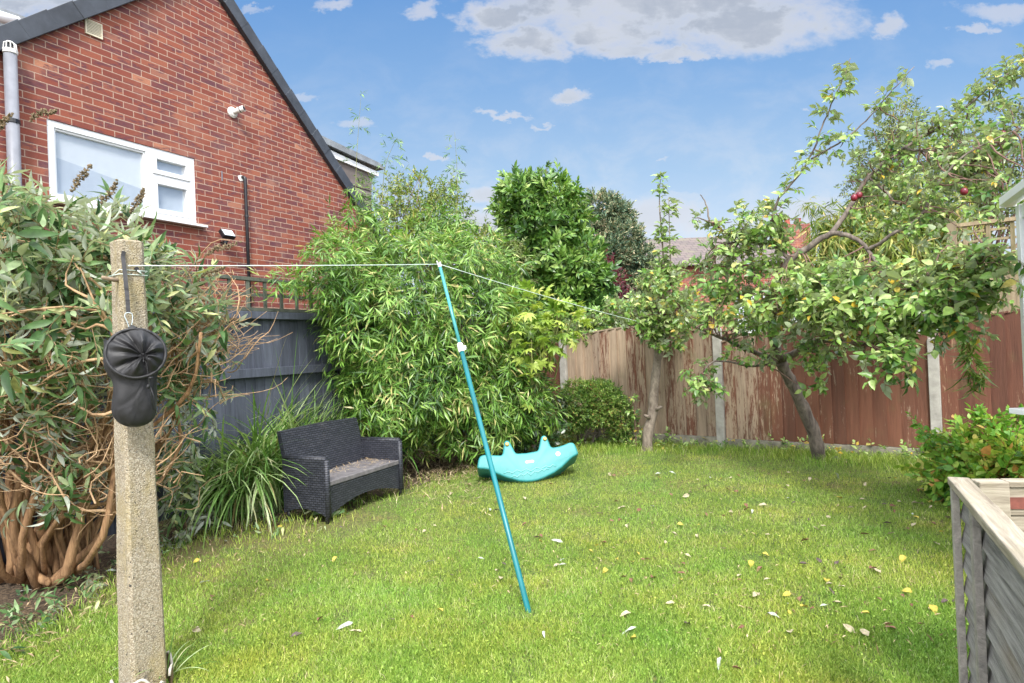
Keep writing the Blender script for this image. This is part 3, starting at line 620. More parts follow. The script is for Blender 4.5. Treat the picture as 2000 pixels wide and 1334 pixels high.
for bi, (k, zb, zs, ar, mt) in enumerate(bays):
    s0, s1 = k*PS+.055, (k+1)*PS-.055; nb = 16; w = (s1-s0)/nb; pnl = MB()
    for i in range(nb):
        x0_ = s0+i*w; x1_ = x0_+w+.012; u0 = 2*(i/nb)-1; u1 = 2*((i+1)/nb)-1
        z0_, z1_ = zs+ar*math.sqrt(max(0, 1-u0*u0)), zs+ar*math.sqrt(max(0, 1-min(1, u1)**2)); z0_ = zs+ar*(1-u0*u0); z1_ = zs+ar*(1-u1*u1)
        ya = .012 if i % 2 else .0
        gap = g.uniform(-.004, .002); rn = g.random()
        lap_ = -.026+g.uniform(-.004, .006); pnl.add([(x0_, .004, zb), (x1_, lap_, zb), (x1_, lap_, z1_), (x0_, .004, z0_), (x0_, .014, zb), (x1_, .004, zb), (x1_, .004, z1_), (x0_, .014, z0_)],
                [(0, 1, 2, 3), (7, 6, 5, 4), (0, 4, 5, 1), (3, 2, 6, 7), (1, 5, 6, 2), (0, 3, 7, 4)], (.02+.5*rn+.12*(i/nb)) if k == 0 else ((.30+.48*min(1, i/6))+.22*rn if k == 1 else .4+.5*rn))
    po = pnl.build('fence_panel', mt, rf_)
    cp = MB(); kk = 12
    for i in range(kk):
        u0 = 2*i/kk-1; u1 = 2*(i+1)/kk-1; cp.bar((s0+(s1-s0)*i/kk, .0, zs+ar*(1-u0*u0)+.008), (s0+(s1-s0)*(i+1)/kk, .0, zs+ar*(1-u1*u1)+.008), .04, .018, rnd=.3)
    cp.build('capping', mt, po)
    if 0 <= k <= 2: MB().box(s0-.03, s1+.03, -.022, .028, -.15, zb-.006).build('gravel_board', m_gravel, rf_, bevel=.004)
for k, (px, py) in enumerate(((1108, 653), (1408, 640), (1826, 660), (2200, 640))):
    zt_ = min(rz(px, py) if k < 3 else 1.4, 1.55); s_ = k*PS
    q = MB(); q.prism([(s_-.05, -.1), (s_+.05, -.1), (s_+.05, zt_-.02), (s_+.035, zt_), (s_-.035, zt_), (s_-.05, zt_-.02)], -.05, .05); q.build('post', m_conc, rf_, bevel=.006)

# neighbour's taller fence with trellis, right
NF = Wall((R0.x+RF.n.x*-.45, R0.y+RF.n.y*-.45), (RF.d.x, RF.d.y))
m_pale = wood('weathered_pale_fence_wood', (.34, .27, .17), (.19, .15, .09), paint=(.20, .17, .075), pr=(.55, .75))
nf = empty('tall_fence', mat=NF.matrix(), label='taller weathered fence with square trellis on top, behind the brown fence at far right', cat='fence')
na = NF.hit(1868, 436); nb_ = NF.hit(1985, 425); s0 = na[0]; s1 = nb_[0]+2.0; zt_ = (na[1]+nb_[1])/2; zm = NF.hit(1980, 502)[1]
q = MB(); s_ = s0
while s_ < s1: q.add([(s_, .0, .3), (s_+.15, -.012, .3), (s_+.15, -.012, zm-.1), (s_, .0, zm-.1), (s_, .012, .3), (s_+.15, .006, .3), (s_+.15, .006, zm-.1), (s_, .012, zm-.1)], [(0, 1, 2, 3), (7, 6, 5, 4), (3, 2, 6, 7), (1, 5, 6, 2)], g.random()); s_ += .14
q.build('board_panel', m_pale, nf)
MB().box(s0, s1, -.03, .03, zm-.098, zm-.0, .4).build('rail', m_pale, nf, bevel=.004)
q = MB(); q.box(s0, s1, -.035, .035, zt_-.04, zt_, .4)
for fz in (.25, .5, .75): q.box(s0, s1, -.002, .014, zm+(zt_-zm)*fz-.013, zm+(zt_-zm)*fz+.013, fz)
s_ = s0+.05
while s_ < s1: q.box(s_, s_+.04, -.018, -.0025, zm+.002, zt_-.041, g.random()); s_ += .2
q.build('trellis', m_pale, nf, bevel=.002)
for s_ in (s0-.09, s0+1.9): MB().box(s_, s_+.088, -.045, .045, 0, zt_+.03, .3).build('post', m_pale, nf, bevel=.005)


# ================================================================== CONCRETE LINE POST, BAG, LINE, PROP
pb = G(281, 1352); toC = Vector((-pb.x, -pb.y, 0)).normalized(); rt = Vector((-toC.y, toC.x, 0))
wn = (toC*math.cos(R(22)) + rt*math.sin(R(22))); ang = math.atan2(wn.y, wn.x) + math.pi/2      # local -Y looks along wn
POSTM = Matrix.Translation(pb) @ Matrix.Rotation(ang, 4, 'Z')
m_agg, t, b = material('pebbly_concrete'); o_ = t.obj()
vo = t.new('ShaderNodeTexVoronoi', inp={'Vector': o_, 'Scale': 185}); vn = t.noise(o_, 14, 5, .6)
st_ = t.ramp(vo.outputs['Color'], [(.1, (.22, .18, .12)), (.45, (.34, .285, .20)), (.75, (.46, .41, .32)), (1, (.20, .18, .15))])
c = t.mix(t.math('MULTIPLY', t.sstep(vo.outputs['Distance'], .4, .8), .7), st_, (.19, .16, .11)); c = t.mix(t.math('MULTIPLY', t.sstep(t.noise(t.mapping(o_, (1, 1, .4)), 7, 6, .65), .45, .68), .6), c, (.33, .26, .10)); c = t.mix(t.math('MULTIPLY', t.sstep(vn, .6, .72), .7), c, (.10, .09, .075)); c = t.mix(t.math('MULTIPLY', t.sstep(t.noise(o_, 5, 4), .6, .75), .4), c, (.14, .15, .09))
t.set(b, 'Base Color', c); b.inputs['Roughness'].default_value = .95
c = t.mix(t.math('LESS_THAN', t.noise(o_, 75, 2, .4), .30), c, (.045, .04, .035)); t.set(b, 'Base Color', c)
t.set(b, 'Normal', t.bump(t.math('SUBTRACT', t.noise(o_, 200, 3), t.math('MULTIPLY', vo.outputs['Distance'], .6)), .9, .006))
post = empty('concrete_post', mat=POSTM, label='tall tapered pebbly concrete washing line post at left, in front of the brown twiggy shrub', cat='post')
HP = 1.905; hw0, hw1 = .071, .049
bm_ = MB(); kk = 14
def sect(z): 
    u = z/HP; w = hw0+(hw1-hw0)*u; c = .012; return [(-w+c, -w), (w-c, -w), (w, -w+c), (w, w-c), (w-c, w), (-w+c, w), (-w, w-c), (-w, -w+c)]
vs = []; g = rng(2)
for i in range(kk+1):
    z = -.1 + (HP+.1)*i/kk; 
    for x, y in sect(max(z, 0)): vs.append((x+g.normal(0, .0012), y+g.normal(0, .0012), z))
for x, y in sect(HP): vs.append((x*.82, y*.82, HP+.008))
fs = [(i*8+j, i*8+(j+1) % 8, (i+1)*8+(j+1) % 8, (i+1)*8+j) for i in range(kk+1) for j in range(8)] + [tuple(range((kk+1)*8, (kk+2)*8))]
bm_.add(vs, fs); bm_.build('shaft', m_agg, post, smooth=False)
hl = MB(); hl.t = Matrix.Translation((.012, -.0535, HP-.115)) @ Matrix.Rotation(R(90), 4, 'X'); hl.lathe([(.0085, -.004), (.0085, .0035)], 14); hl.build('line_hole', m_black, post)
m_stick = mat_simple('grey_wood', (.30, .22, .15), .85, var=.3, scale=20, bump=.4)
MB().tube([(.0, .0, HP-.168), (-.075, -.045, HP-.166), (-.12, -.06, HP-.160)], [.0085, .0085, .0075], 8).build('wooden_peg', m_stick, post, smooth=True)
# split collar round the foot
m_rust = mat_simple('rusty_collar', (.20, .13, .07), .85, var=.35, scale=30, bump=.3)
m_rim = mat_simple('pale_rim', (.46, .42, .36), .8, var=.15)
cm = MB(); rim = MB()
for a0, a1 in ((R(170), R(285)), (R(305), R(380))):
    vs = []; n_ = 20; rp = []
    for i in range(n_+1):
        a = a0+(a1-a0)*i/n_; r_ = .118+.008*math.sin(a*3); zt_ = .085+.02*math.sin(a*5)+.012*math.sin(a*9)
        if i in (0, n_): zt_ -= .03
        vs += [(r_*math.cos(a), r_*math.sin(a), -.05), (r_*math.cos(a), r_*math.sin(a), zt_), ((r_-.006)*math.cos(a), (r_-.006)*math.sin(a), -.05), ((r_-.006)*math.cos(a), (r_-.006)*math.sin(a), zt_)]; rp.append(((r_-.003)*math.cos(a), (r_-.003)*math.sin(a), zt_))
    cm.add(vs, [f for i in range(n_) for f in ((i*4, i*4+4, i*4+5, i*4+1), (i*4+2, i*4+3, i*4+7, i*4+6))]); rim.tube(rp, .006, 6)
co = cm.build('collar', m_rust, post, smooth=True); rim.build('collar_rim', m_rim, co, smooth=True)

# peg bag
m_cloth, t, b = material('black_nylon'); o_ = t.obj(); t.set(b, 'Base Color', t.ramp(t.noise(o_, 14, 5, .7), [(.35, (.006, .006, .007)), (.72, (.016, .0155, .018)), (.8, (.035, .033, .032))])); b.inputs['Roughness'].default_value = .55; b.inputs['Sheen Weight'].default_value = .05
t.set(b, 'Normal', t.bump(t.noise(t.mapping(o_, (1, 1, .5), rot=(0, .5, 0)), 9, 2.5, .5, 1.2), .55, .03))
bagc = P(264, 690, 2.47)
bag = empty('peg_bag', mat=Matrix.Translation(bagc) @ Matrix.Rotation(math.atan2(toC.y, toC.x)+math.pi/2+R(4), 4, 'Z'), label='black nylon drawstring peg bag hanging on the concrete post', cat='bag')
RH = .102; tilt = Matrix.Rotation(R(-14), 4, 'X'); hoopc = Vector((.0, -.05, .0))
def hoop(a, r=RH, up=0.0): return tilt @ Vector((r*math.cos(a), -up, r*.98*math.sin(a))) + hoopc
hp = MB(); hp.tube([hoop(2*math.pi*i/40) for i in range(41)], .0062, 8, cap=False); hp.build('hoop', m_cloth, bag, smooth=True)
# gathered mouth: a pleated disc pinched off centre
vs = []; n_ = 108; rings = 14; pin = (.020, .012)
g = rng(7); ph = g.uniform(0, 6.28, 4)
for i in range(rings+1):
    u = i/rings
    for j in range(n_):
        a = 2*math.pi*j/n_; r_ = RH*(.985*(1-u)+.05*u)
        x = r_*math.cos(a)+(pin[0]*u); zz = r_*.98*math.sin(a)+(-pin[1])*u
        pl = (math.sin(a*8+ph[0]+1.9*math.sin(a*2+1)+.6*u*math.sin(a*3))+.8*math.sin(a*5+ph[1]+1.5*math.sin(a))+.35*math.sin(a*17+ph[2]+2*math.sin(a*3)))*.0085*math.sin(math.pi*min(1, u*.93+.04))**.8*(1.3 if u > .5 else 1)
        bulge = .030*math.sin(math.pi*min(1, u*.95))*(.8+.3*math.sin(a+1))
        vs.append(tilt @ Vector((x, -(bulge+pl)-.006*u, zz)) + hoopc)
fs = [(i*n_+j, (i+1)*n_+j, (i+1)*n_+(j+1) % n_, i*n_+(j+1) % n_) for i in range(rings) for j in range(n_)]
q = MB(); q.add(vs, fs); q.build('gathered_mouth', m_cloth, bag, smooth=True)
q = MB(); g = rng(9)     # the little frill at the pinch
cpt = tilt @ Vector((pin[0], -.016, -pin[1])) + hoopc; vs = []
for j in range(40):
    a = 2*math.pi*j/40; f_ = .6+.4*math.sin(a*7); vs += [cpt + (tilt @ Vector((.007*math.cos(a), 0, .007*math.sin(a)))), cpt + (tilt @ Vector((.021*f_*math.cos(a), -.012, .021*f_*math.sin(a)-.012)))]
q.add(vs, [(2*j, 2*j+1, (2*j+3) % 80, (2*j+2) % 80) for j in range(40)]); q.build('frill', m_cloth, bag, smooth=True)
# sack below and behind the hoop
vs = []; n_ = 64; prof = [(.055, .104, .100, 0), (.02, .106, .092, .002), (-.03, .105, .075, .004), (-.075, .098, .066, .006), (-.098, .086, .060, .004), (-.12, .083, .061, 0), (-.17, .086, .064, 0), (-.22, .088, .062, 0), (-.255, .080, .056, 0), (-.28, .060, .044, 0), (-.292, .030, .024, 0), (-.295, .004, .004, 0)]
for i, (z, rx, ry, c_) in enumerate(prof):
    rx *= .95 if z > -.06 else .89
    for j in range(n_):
        a = 2*math.pi*j/n_; w = 1+.055*math.sin(a*5+z*30)*(1 if z < -.05 else .3)+.028*math.sin(a*9-z*45+1)+.02*math.sin(a*3+z*70)
        zz = z + (0 if z < 0 else 0)
        y = -.012 + ry*.62*math.sin(a)*w; 
        if z > -.08: y = max(y, -.05+(z)*.25) if math.sin(a) < 0 else y
        vs.append((rx*math.cos(a)*w - .008 + .004*math.sin(z*40), y, zz))
fs = [(i*n_+j, i*n_+(j+1) % n_, (i+1)*n_+(j+1) % n_, (i+1)*n_+j) for i in range(len(prof)-1) for j in range(n_)]
q = MB(); q.add(vs, fs); sk = q.build('sack', m_cloth, bag, smooth=True)
su = sk.modifiers.new('s', 'SUBSURF'); su.levels = su.render_levels = 1
top = hoop(math.pi/2)
st_p = bag.matrix_world.inverted() @ P(240, 500, 2.545); st_e = bag.matrix_world.inverted() @ P(251, 612, 2.50)
q = MB()
def ribbon(mb, pts, w, th=.002):
    for a_, b_ in zip(pts, pts[1:]): mb.bar(a_, b_, w, th, up=(0, 1, 0))
ribbon(q, [st_p+Vector((.004, .0, .02)), st_p, st_p+(st_e-st_p)*.35+Vector((.001, -.005, 0)), st_p+(st_e-st_p)*.7+Vector((.001, -.004, 0)), st_e], .015, .003); q.build('strap', m_cloth, bag)
m_steel = mat_simple('carabiner_metal', (.55, .62, .62), .3, metal=.9, var=.1)
q = MB(); h0 = st_e; h1 = st_e + Vector((.003, -.004, -.058)); q.tube([h0+Vector((-.011, 0, 0)), h0+Vector((-.014, 0, -.012)), h0+Vector((-.006, -.002, -.035)), h1+Vector((-.004, 0, 0)), h1+Vector((.004, 0, -.004)), h0+Vector((.012, -.002, -.035)), h0+Vector((.014, 0, -.012)), h0+Vector((.011, 0, 0)), h0+Vector((0, 0, .003)), h0+Vector((-.011, 0, 0))], .0022, 6, cap=False); q.build('snap_hook', m_steel, bag, smooth=True)
q = MB(); ribbon(q, [h1+Vector((0, 0, .004)), top+Vector((0, -.004, .0))], .020, .004); q.build('hanger_tab', m_cloth, bag)
q = MB(); c0_ = cpt
q.tube([c0_, c0_+Vector((.012, -.012, -.04)), c0_+Vector((.016, -.004, -.09)), c0_+Vector((.022, .0, -.15)), c0_+Vector((.030, .004, -.22))], .0022, 5); q.tube([c0_+Vector((.022, .0, -.13)), c0_+Vector((.034, .003, -.17)), c0_+Vector((.038, .006, -.235))], .002, 5)
q.tube([c0_+Vector((.016, -.004, -.092)), c0_+Vector((.03, -.006, -.094))], .0055, 8); q.tube([c0_+Vector((.015, -.006, -.118)), c0_+Vector((.012, -.008, -.134))], .005, 8); q.build('drawstring', m_cloth, bag, smooth=True)

# washing line
m_line = mat_simple('pale_green_cord', (.62, .72, .66), .5, var=.1)
m_teal = mat_simple('teal_powder_coat', (.006, .15, .17), .35, var=.15, scale=5)
m_teal2 = mat_simple('light_teal_coat', (.05, .28, .28), .3, var=.1)
LT = P(858, 516, 4.42); L0 = P(250, 519, 2.55); L1 = P(1284, 637, 7.78)
def sagline(a, b_, sg, k=16): return [a.lerp(b_, i/k) - Vector((0, 0, sg*4*(i/k)*(1-i/k))) for i in range(k+1)]
q = MB(); q.tube(sagline(L0, LT, .004), .0026, 6); q.tube(sagline(LT, L1, .02), .0032, 6)
for k in range(2): # turns round the post
    z_ = HP-.135-.006*k; q.tube([POSTM @ Vector((x*1.05, y*1.05, z_+.012*(k-1)*y*20)) for x, y in [(.051, -.051), (.051, .051), (-.051, .051), (-.051, -.051), (.051, -.051)]], .0019, 6)
q.tube([POSTM @ Vector((.012, -.05, HP-.118)), POSTM @ Vector((.02, -.060, HP-.128)), POSTM @ Vector((.03, -.056, HP-.137))], .004, 6)
tag(q.build('washing_line', m_line, smooth=True), 'thin pale green washing line from concrete post over the prop to the slim tree', 'washing line')
# line prop
pr = empty('line_prop', mat=Matrix.Identity(4), label='long slanting teal metal washing line prop standing on the lawn', cat='line prop')
PB = G(1034, 1201); tp = LT + (LT-PB).normalized()*.03
mid = PB.lerp(tp, .66); mid = P(901, 678, (PB.lerp(tp, .70)).y)
mid = PB + (tp-PB)*((mid-PB).dot((tp-PB))/((tp-PB).length_squared))
MB().tube([PB-Vector((0, 0, .05)), PB, mid], .0155, 14).build('lower_tube', m_teal, pr, smooth=False)
MB().tube([mid, tp-(tp-PB).normalized()*.05], .0118, 14).build('upper_tube', m_teal2, pr)
for o_ in pr.children:
    for p_ in o_.data.polygons: p_.use_smooth = len(p_.vertices) == 4
dv = (tp-PB).normalized(); q = MB(); q.tube([mid-dv*.045, mid-dv*.04, mid+dv*.012, mid+dv*.025], [.019, .0205, .0205, .015], 16); q.tube([mid-dv*.01, mid-dv*.01+Vector((.036, -.02, .0))], .008, 8); q.tube([mid-dv*.01+Vector((.03, -.016, -.014)), mid-dv*.01+Vector((.03, -.016, .014))], .007, 8); q.build('clamp', m_white, pr, bevel=.001)
q = MB(); tt_ = tp-dv*.05; q.tube([tt_-dv*.01, tt_+dv*.02], .0135, 12); q.tube([tt_+dv*.015+Vector((-.008, 0, 0)), tt_+dv*.05+Vector((-.011, 0, 0))], .0045, 6); q.tube([tt_+dv*.015+Vector((.008, 0, 0)), tt_+dv*.04+Vector((.011, 0, 0))], .0045, 6); q.build('fork_tip', m_white, pr)

# ================================================================== WICKER SOFA
fl_ = G(638, 1028); fr_ = G(787, 968); sv_ = Vector((fr_.x-fl_.x, fr_.y-fl_.y, 0)); SW = sv_.length; sa = math.atan2(sv_.y, sv_.x)
print('sofa', fl_, fr_, SW)
m_wick, t, b = material('dark_wicker'); o_ = t.obj(); uvn = t.new('ShaderNodeUVMap').outputs[0]
br = t.new('ShaderNodeTexBrick'); t.l.new(uvn, br.inputs['Vector']); br.offset = .5
for k, v in (('Scale', 1), ('Mortar Size', .0030), ('Mortar Smooth', .6), ('Brick Width', .044), ('Row Height', .019)): br.inputs[k].default_value = v
br.inputs['Color1'].default_value = lin((.026, .029, .042)); br.inputs['Color2'].default_value = lin((.050, .054, .070)); br.inputs['Mortar'].default_value = lin((.003, .003, .004))
dn = t.math('MULTIPLY', t.sstep(t.noise(o_, 9, 6, .7), .55, .8), .25)
t.set(b, 'Base Color', t.mix(dn, br.outputs[0], (.20, .18, .17))); b.inputs['Roughness'].default_value = .5
t.set(b, 'Normal', t.bump(t.math('SUBTRACT', 1, br.outputs['Fac']), .9, .01))
def uvbox(o):               # box-mapped UVs in metres so the weave follows each face
    me = o.data; uvl = me.uv_layers.new(name='UVMap')
    for p in me.polygons:
        nx, ny, nz = (abs(c) for c in p.normal)
        for li in p.loop_indices:
            c = me.vertices[me.loops[li].vertex_index].co
            uvl.data[li].uv = (c.x, c.y) if nz > nx and nz > ny else ((c.y, c.z) if nx > ny else (c.x, c.z))
    return o
sofa = empty('wicker_sofa', mat=Matrix.Translation(fl_) @ Matrix.Rotation(sa, 4, 'Z'), label='dark wicker two-seat garden sofa with straw debris on its seat', cat='sofa')
AH, SH, AD, AT = .535, .345, .46, .045
def arch(x0, x1, zb, rise, ztop, k=14):
    return [(x0+(x1-x0)*i/k, zb+rise*math.sin(math.pi*i/k)) for i in range(k+1)] + [(x1, ztop), (x0, ztop)]
def panelx(poly, x0, x1, sk_=0):   # poly in (y,z) extruded along x
    q = MB(); q.t = Matrix(((0, 1, 0, 0), (1, 0, 0, 0), (0, 0, 1, 0), (0, 0, 0, 1))); q.prism(poly, x0, x1); return q
for x0_ in (0, SW-AT):
    q = panelx([(y, z) for y, z in arch(0, AD, .075, .05, AH)], x0_, x0_+AT)
    o_ = q.build('arm', m_wick, sofa); uvbox(o_)
    q = MB(); q.tube([(x0_+AT/2, -.0, AH), (x0_+AT/2, AD, AH)], .026, 8); q.tube([(x0_+AT/2, .0, AH), (x0_+AT/2, .0, .07)], .025, 8); uvbox(q.build('edging', m_wick, o_, smooth=True))
q = MB(); q.prism(arch(AT, SW-AT, .075, .085, SH-.004), .006, .03); uvbox(q.build('apron', m_wick, sofa))
q = MB(); q.box(AT, SW-AT, .0, AD-.02, SH-.03, SH); q.tube([(AT, .012, SH-.006), (SW-AT, .012, SH-.006)], .012, 8); m_seat = mat_simple('dusty_grey_seat', (.14, .13, .135), .8, var=.3, scale=16, bump=.3, bscale=120); q.build('seat', m_seat, sofa)
# reclined back, slightly crowned
q = MB(); kx, kz = 10, 8; vs = []
for side in (0, 1):
    for i in range(kx+1):
        for j in range(kz+1):
            u, v = i/kx, j/kz; x = .03+u*(SW-.06)*1.0; z = .20 + v*(.55+.015*math.sin(math.pi*u)); y = AD-.09 + v*.13 - .02*math.sin(math.pi*u) + side*.045
            x = .03 + (SW-.06)*(u*(1-.05*v*0)+0); vs.append((x, y, z))
n1_ = (kx+1)*(kz+1); idx = lambda s_, i, j: s_*n1_+i*(kz+1)+j; fs = []
for i in range(kx):
    for j in range(kz): fs += [(idx(0, i, j), idx(0, i+1, j), idx(0, i+1, j+1), idx(0, i, j+1)), (idx(1, i, j), idx(1, i, j+1), idx(1, i+1, j+1), idx(1, i+1, j))]
for i in range(kx): fs += [(idx(0, i, kz), idx(0, i+1, kz), idx(1, i+1, kz), idx(1, i, kz))]
for j in range(kz): fs += [(idx(0, 0, j), idx(0, 0, j+1), idx(1, 0, j+1), idx(1, 0, j)), (idx(0, kx, j), idx(1, kx, j), idx(1, kx, j+1), idx(0, kx, j+1))]
q.add(vs, fs); uvbox(q.build('backrest', m_wick, sofa))
for x_, y_ in ((.022, .012), (SW-.022, .012), (.022, AD-.03), (SW-.022, AD-.03)): MB().tube([(x_, y_, -.02), (x_, y_, .12)], [.014, .018], 8).build('leg', m_black, sofa, smooth=True)
# straw debris on the seat
m_straw = mat_leaf('dry_straw', [(.30, .20, .11), (.48, .36, .22), (.60, .50, .34)], trans=.1, rough=.8)
def slivers(cx, n, g, lmin=.02, lmax=.09, w=.003, lift=.012, tilt=.25):
    L = g.uniform(lmin, lmax, n); az = g.uniform(0, 2*np.pi, n); d = np.stack([np.cos(az), np.sin(az), g.normal(0, tilt, n)], 1); s_ = np.stack([-np.sin(az), np.cos(az), az*0], 1)*(w*g.uniform(.5, 1.5, n))[:, None]
    c = cx + np.stack([L*0, L*0, g.uniform(.002, lift, n)], 1); h = d*(L/2)[:, None]; md = c + np.array([0, 0, 1])*(L*.08)[:, None]
    V = np.stack([c-h, md+s_, md-s_, c+h], 1).reshape(-1, 3); T = ((np.arange(n)*4)[:, None, None]+np.array([(0, 1, 2), (1, 3, 2)])[None]).reshape(-1, 3); return V, T, np.repeat(g.random(n), 4)
g = rng(41); n = 240; u = 1-g.random(n)**1.6; x = .06+u*(SW-.12); y = np.clip(AD-.08-np.abs(g.normal(0, .10+.10*u, n)), .02, AD-.06)
SM = np.array(sofa.matrix_world); loc = np.stack([x, y, np.full(n, SH)], 1); Wp = loc @ SM[:3, :3].T + SM[:3, 3]
V_, T_, r_ = slivers(Wp, n, g, .02, .08, .0028, .016, .12)
tag(np_mesh('seat_litter', V_, T_, m_straw, None, {'rnd': r_, 'stem': r_*0}), 'pale dry straw and leaf scraps scattered over the wicker sofa seat', 'dry litter', kind='stuff')

# ================================================================== WHALE ROCKER
m_aqua, t, b = material('aqua_plastic'); t.set(b, 'Base Color', t.ramp(t.noise(t.obj(), 5, 5, .6), [(.25, (.022, .175, .19)), (.4, (.032, .235, .245)), (.7, (.045, .28, .285))])); b.inputs['Roughness'].default_value = .5; t.set(b, 'Normal', t.bump(t.noise(t.obj(), 90, 3), .08, .003))
sg_ = t.mix(t.math('MULTIPLY', t.sstep(t.noise(t.obj(), 13, 8, .75), .56, .72), .35), t.n['Color Ramp'].outputs[0], (.16, .17, .11)); t.set(b, 'Base Color', sg_)
m_yel = mat_simple('yellow_plastic', (.60, .33, .02), .4, var=.05); m_cream = mat_simple('cream_sticker', (.62, .60, .48), .5, var=.04); m_aqual = mat_simple('aqua_relief', (.14, .48, .48), .4, var=.05)
prof_px = [(250,740),(252,680),(262,620),(275,580),(300,552),(350,535),(420,540),(600,548),(622,540),(635,510),(650,400),(658,345),(675,320),(700,312),(728,320),(748,345),(770,390),(820,490),(838,514),(860,520),(1000,513),(1130,490),(1165,480),(1185,455),(1205,370),(1225,280),(1245,246),(1275,235),(1305,246),(1325,275),(1345,330),(1370,400),(1385,422),(1410,430),(1500,415),(1590,385),(1650,358),(1700,352),(1730,362),(1755,395),(1775,450),(1795,530),(1775,548),(1700,590),(1660,620),(1620,660),(1540,735),(1420,820),(1250,903),(1160,935),(1080,950),(980,955),(880,945),(700,895),(540,830),(490,800),(450,775),(380,760),(300,755)]
Zs = 6.2; kpm = F/Zs*7.692     # crop pixels per metre
gc = G(1035, 946); pxc = 1035
rock = empty('whale_rocker', mat=Matrix.Translation(gc) @ Matrix.Rotation(R(2), 4, 'Z') @ Matrix.Translation((0, 0, .02)) @ Matrix.Rotation(R(-27), 4, 'X'), label='aqua plastic whale shaped rocker seesaw with yellow handle caps on the lawn', cat='rocker toy')
cxz, czz = (1035-900)*7.692, (946-820)*7.692-2
prof = [((x-cxz)/kpm, -(y-czz)/kpm/math.cos(R(7))) for x, y in prof_px]
cr_, sr2 = math.cos(ROLL), math.sin(ROLL)
prof = [(x*cr_ + z*sr2, -x*sr2*1 + z*cr_) for x, z in prof]     # the photograph's own roll taken out again
prof = [(x, z) for x, z in prof]
TK = .34
def smooth_prism(poly, y0, y1, inset=.012, n=2):
    q = MB(); k = len(poly); cx_ = sum(p[0] for p in poly)/k; vs = []
    nrm = []
    for i in range(k):
        ax_, az_ = poly[i-1]; bx_, bz_ = poly[(i+1) % k]; tx, tz_ = bx_-ax_, bz_-az_; L = math.hypot(tx, tz_) or 1; nrm.append((-tz_/L, tx/L))
    area = sum(poly[i][0]*poly[(i+1) % k][1]-poly[(i+1) % k][0]*poly[i][1] for i in range(k)); sg = 1 if area > 0 else -1
    layers = []
    for a_ in (0, .35, .7, 1): an = a_*math.pi/2; layers.append((y0+inset*(1-math.sin(an)), inset*(1-math.cos(an))))
    layers = layers[::-1]; layers = [(y0 + inset*(1-math.sin(a)), inset*(1-math.cos(a))) for a in (math.pi/2, math.pi/3, math.pi/6, 0)]
    ys = [(y0, inset), (y0+inset*.13, inset*.5), (y0+inset*.5, inset*.13), (y0+inset, 0), (y1-inset, 0), (y1-inset*.5, inset*.13), (y1-inset*.13, inset*.5), (y1, inset)]
    for y, ins in ys:
        for (px_, pz_), (nx, nz) in zip(poly, nrm): vs.append((px_+nx*ins*sg, y, pz_+nz*ins*sg))
    L = len(ys); fs = [tuple(range(k)), tuple(range(L*k-1, (L-1)*k-1, -1))] + [(l*k+i, (l+1)*k+i, (l+1)*k+(i+1) % k, l*k+(i+1) % k) for l in range(L-1) for i in range(k)]
    q.add(vs, fs); return q
# body: two side cheeks and a hollow belly between them
body = smooth_prism(prof, 0, TK, .02)
# trough between the cheeks: flatten the handles into two fins front and back is left to the cheeks
bo = body.build('body', m_aqua, rock, smooth=True)
md = bo.modifiers.new('b', 'BEVEL'); md.width = .004; md.segments = 2; md.limit_method = 'ANGLE'; md.angle_limit = R(50)
def loc(zx, zy): 
    x, z = (zx-cxz)/kpm, -(zy-czz)/kpm/math.cos(R(7)); return (x*cr_+z*sr2, -x*sr2+z*cr_)
for zx, zy in ((703, 382), (1288, 300)):
    x, z = loc(zx, zy); q = MB(); q.tube([(x, -.022, z), (x, -.016, z), (x, .01, z)], [.014, .019, .019], 16); q.tube([(x, .0, z), (x, TK, z)], .012, 10); q.tube([(x, TK-.01, z), (x, TK+.02, z)], .018, 14); q.build('handle_cap', m_yel, rock, bevel=.002)
x, z = loc(1480, 535); q = MB(); q.tube([(x, -.004, z), (x, .004, z)], .024, 24); q.build('eye', m_cream, rock)
x, z = loc(1042, 654); q = MB(); rr2 = MB()
pts = [(x+sx_*.030+.016*math.cos(a), z+.0135*math.sin(a)+(x+sx_*.03-x)*.08) for sx_, aa in ((1, (-90, 90)), (-1, (90, 270))) for a in [R(aa[0]+(aa[1]-aa[0])*i/8) for i in range(9)]]
q.prism(pts, -.004, .004); q.build('sticker', m_cream, rock)
for zz0, amp, y0_ in ((0, 24, 0), (65, 18, 1)):
    q = MB(); pts = []; top_ = [(650, 830), (712, 800), (780, 825), (850, 780), (910, 805), (990, 765), (1060, 800), (1140, 745), (1210, 765), (1290, 722), (1340, 740), (1390, 705), (1440, 720)]
    for zx, zy in top_:
        if y0_: zx = 760 + (zx-650)*.72; zy = zy + 62 - (zx-760)*.02
        x, z = loc(zx, zy); pts.append(Vector((x, -.0015, z)))
    q.tube(pts, .0065, 6); q.build('wave_relief', m_aqual, rock, smooth=True)
x0_, z0_ = loc(1590, 572); x1_, z1_ = loc(1640, 566); MB().tube([(x0_, -.001, z0_), ((x0_+x1_)/2, -.001, z0_-.004), (x1_, -.001, z1_)], .002, 5).build('mouth_line', m_aqual, rock)

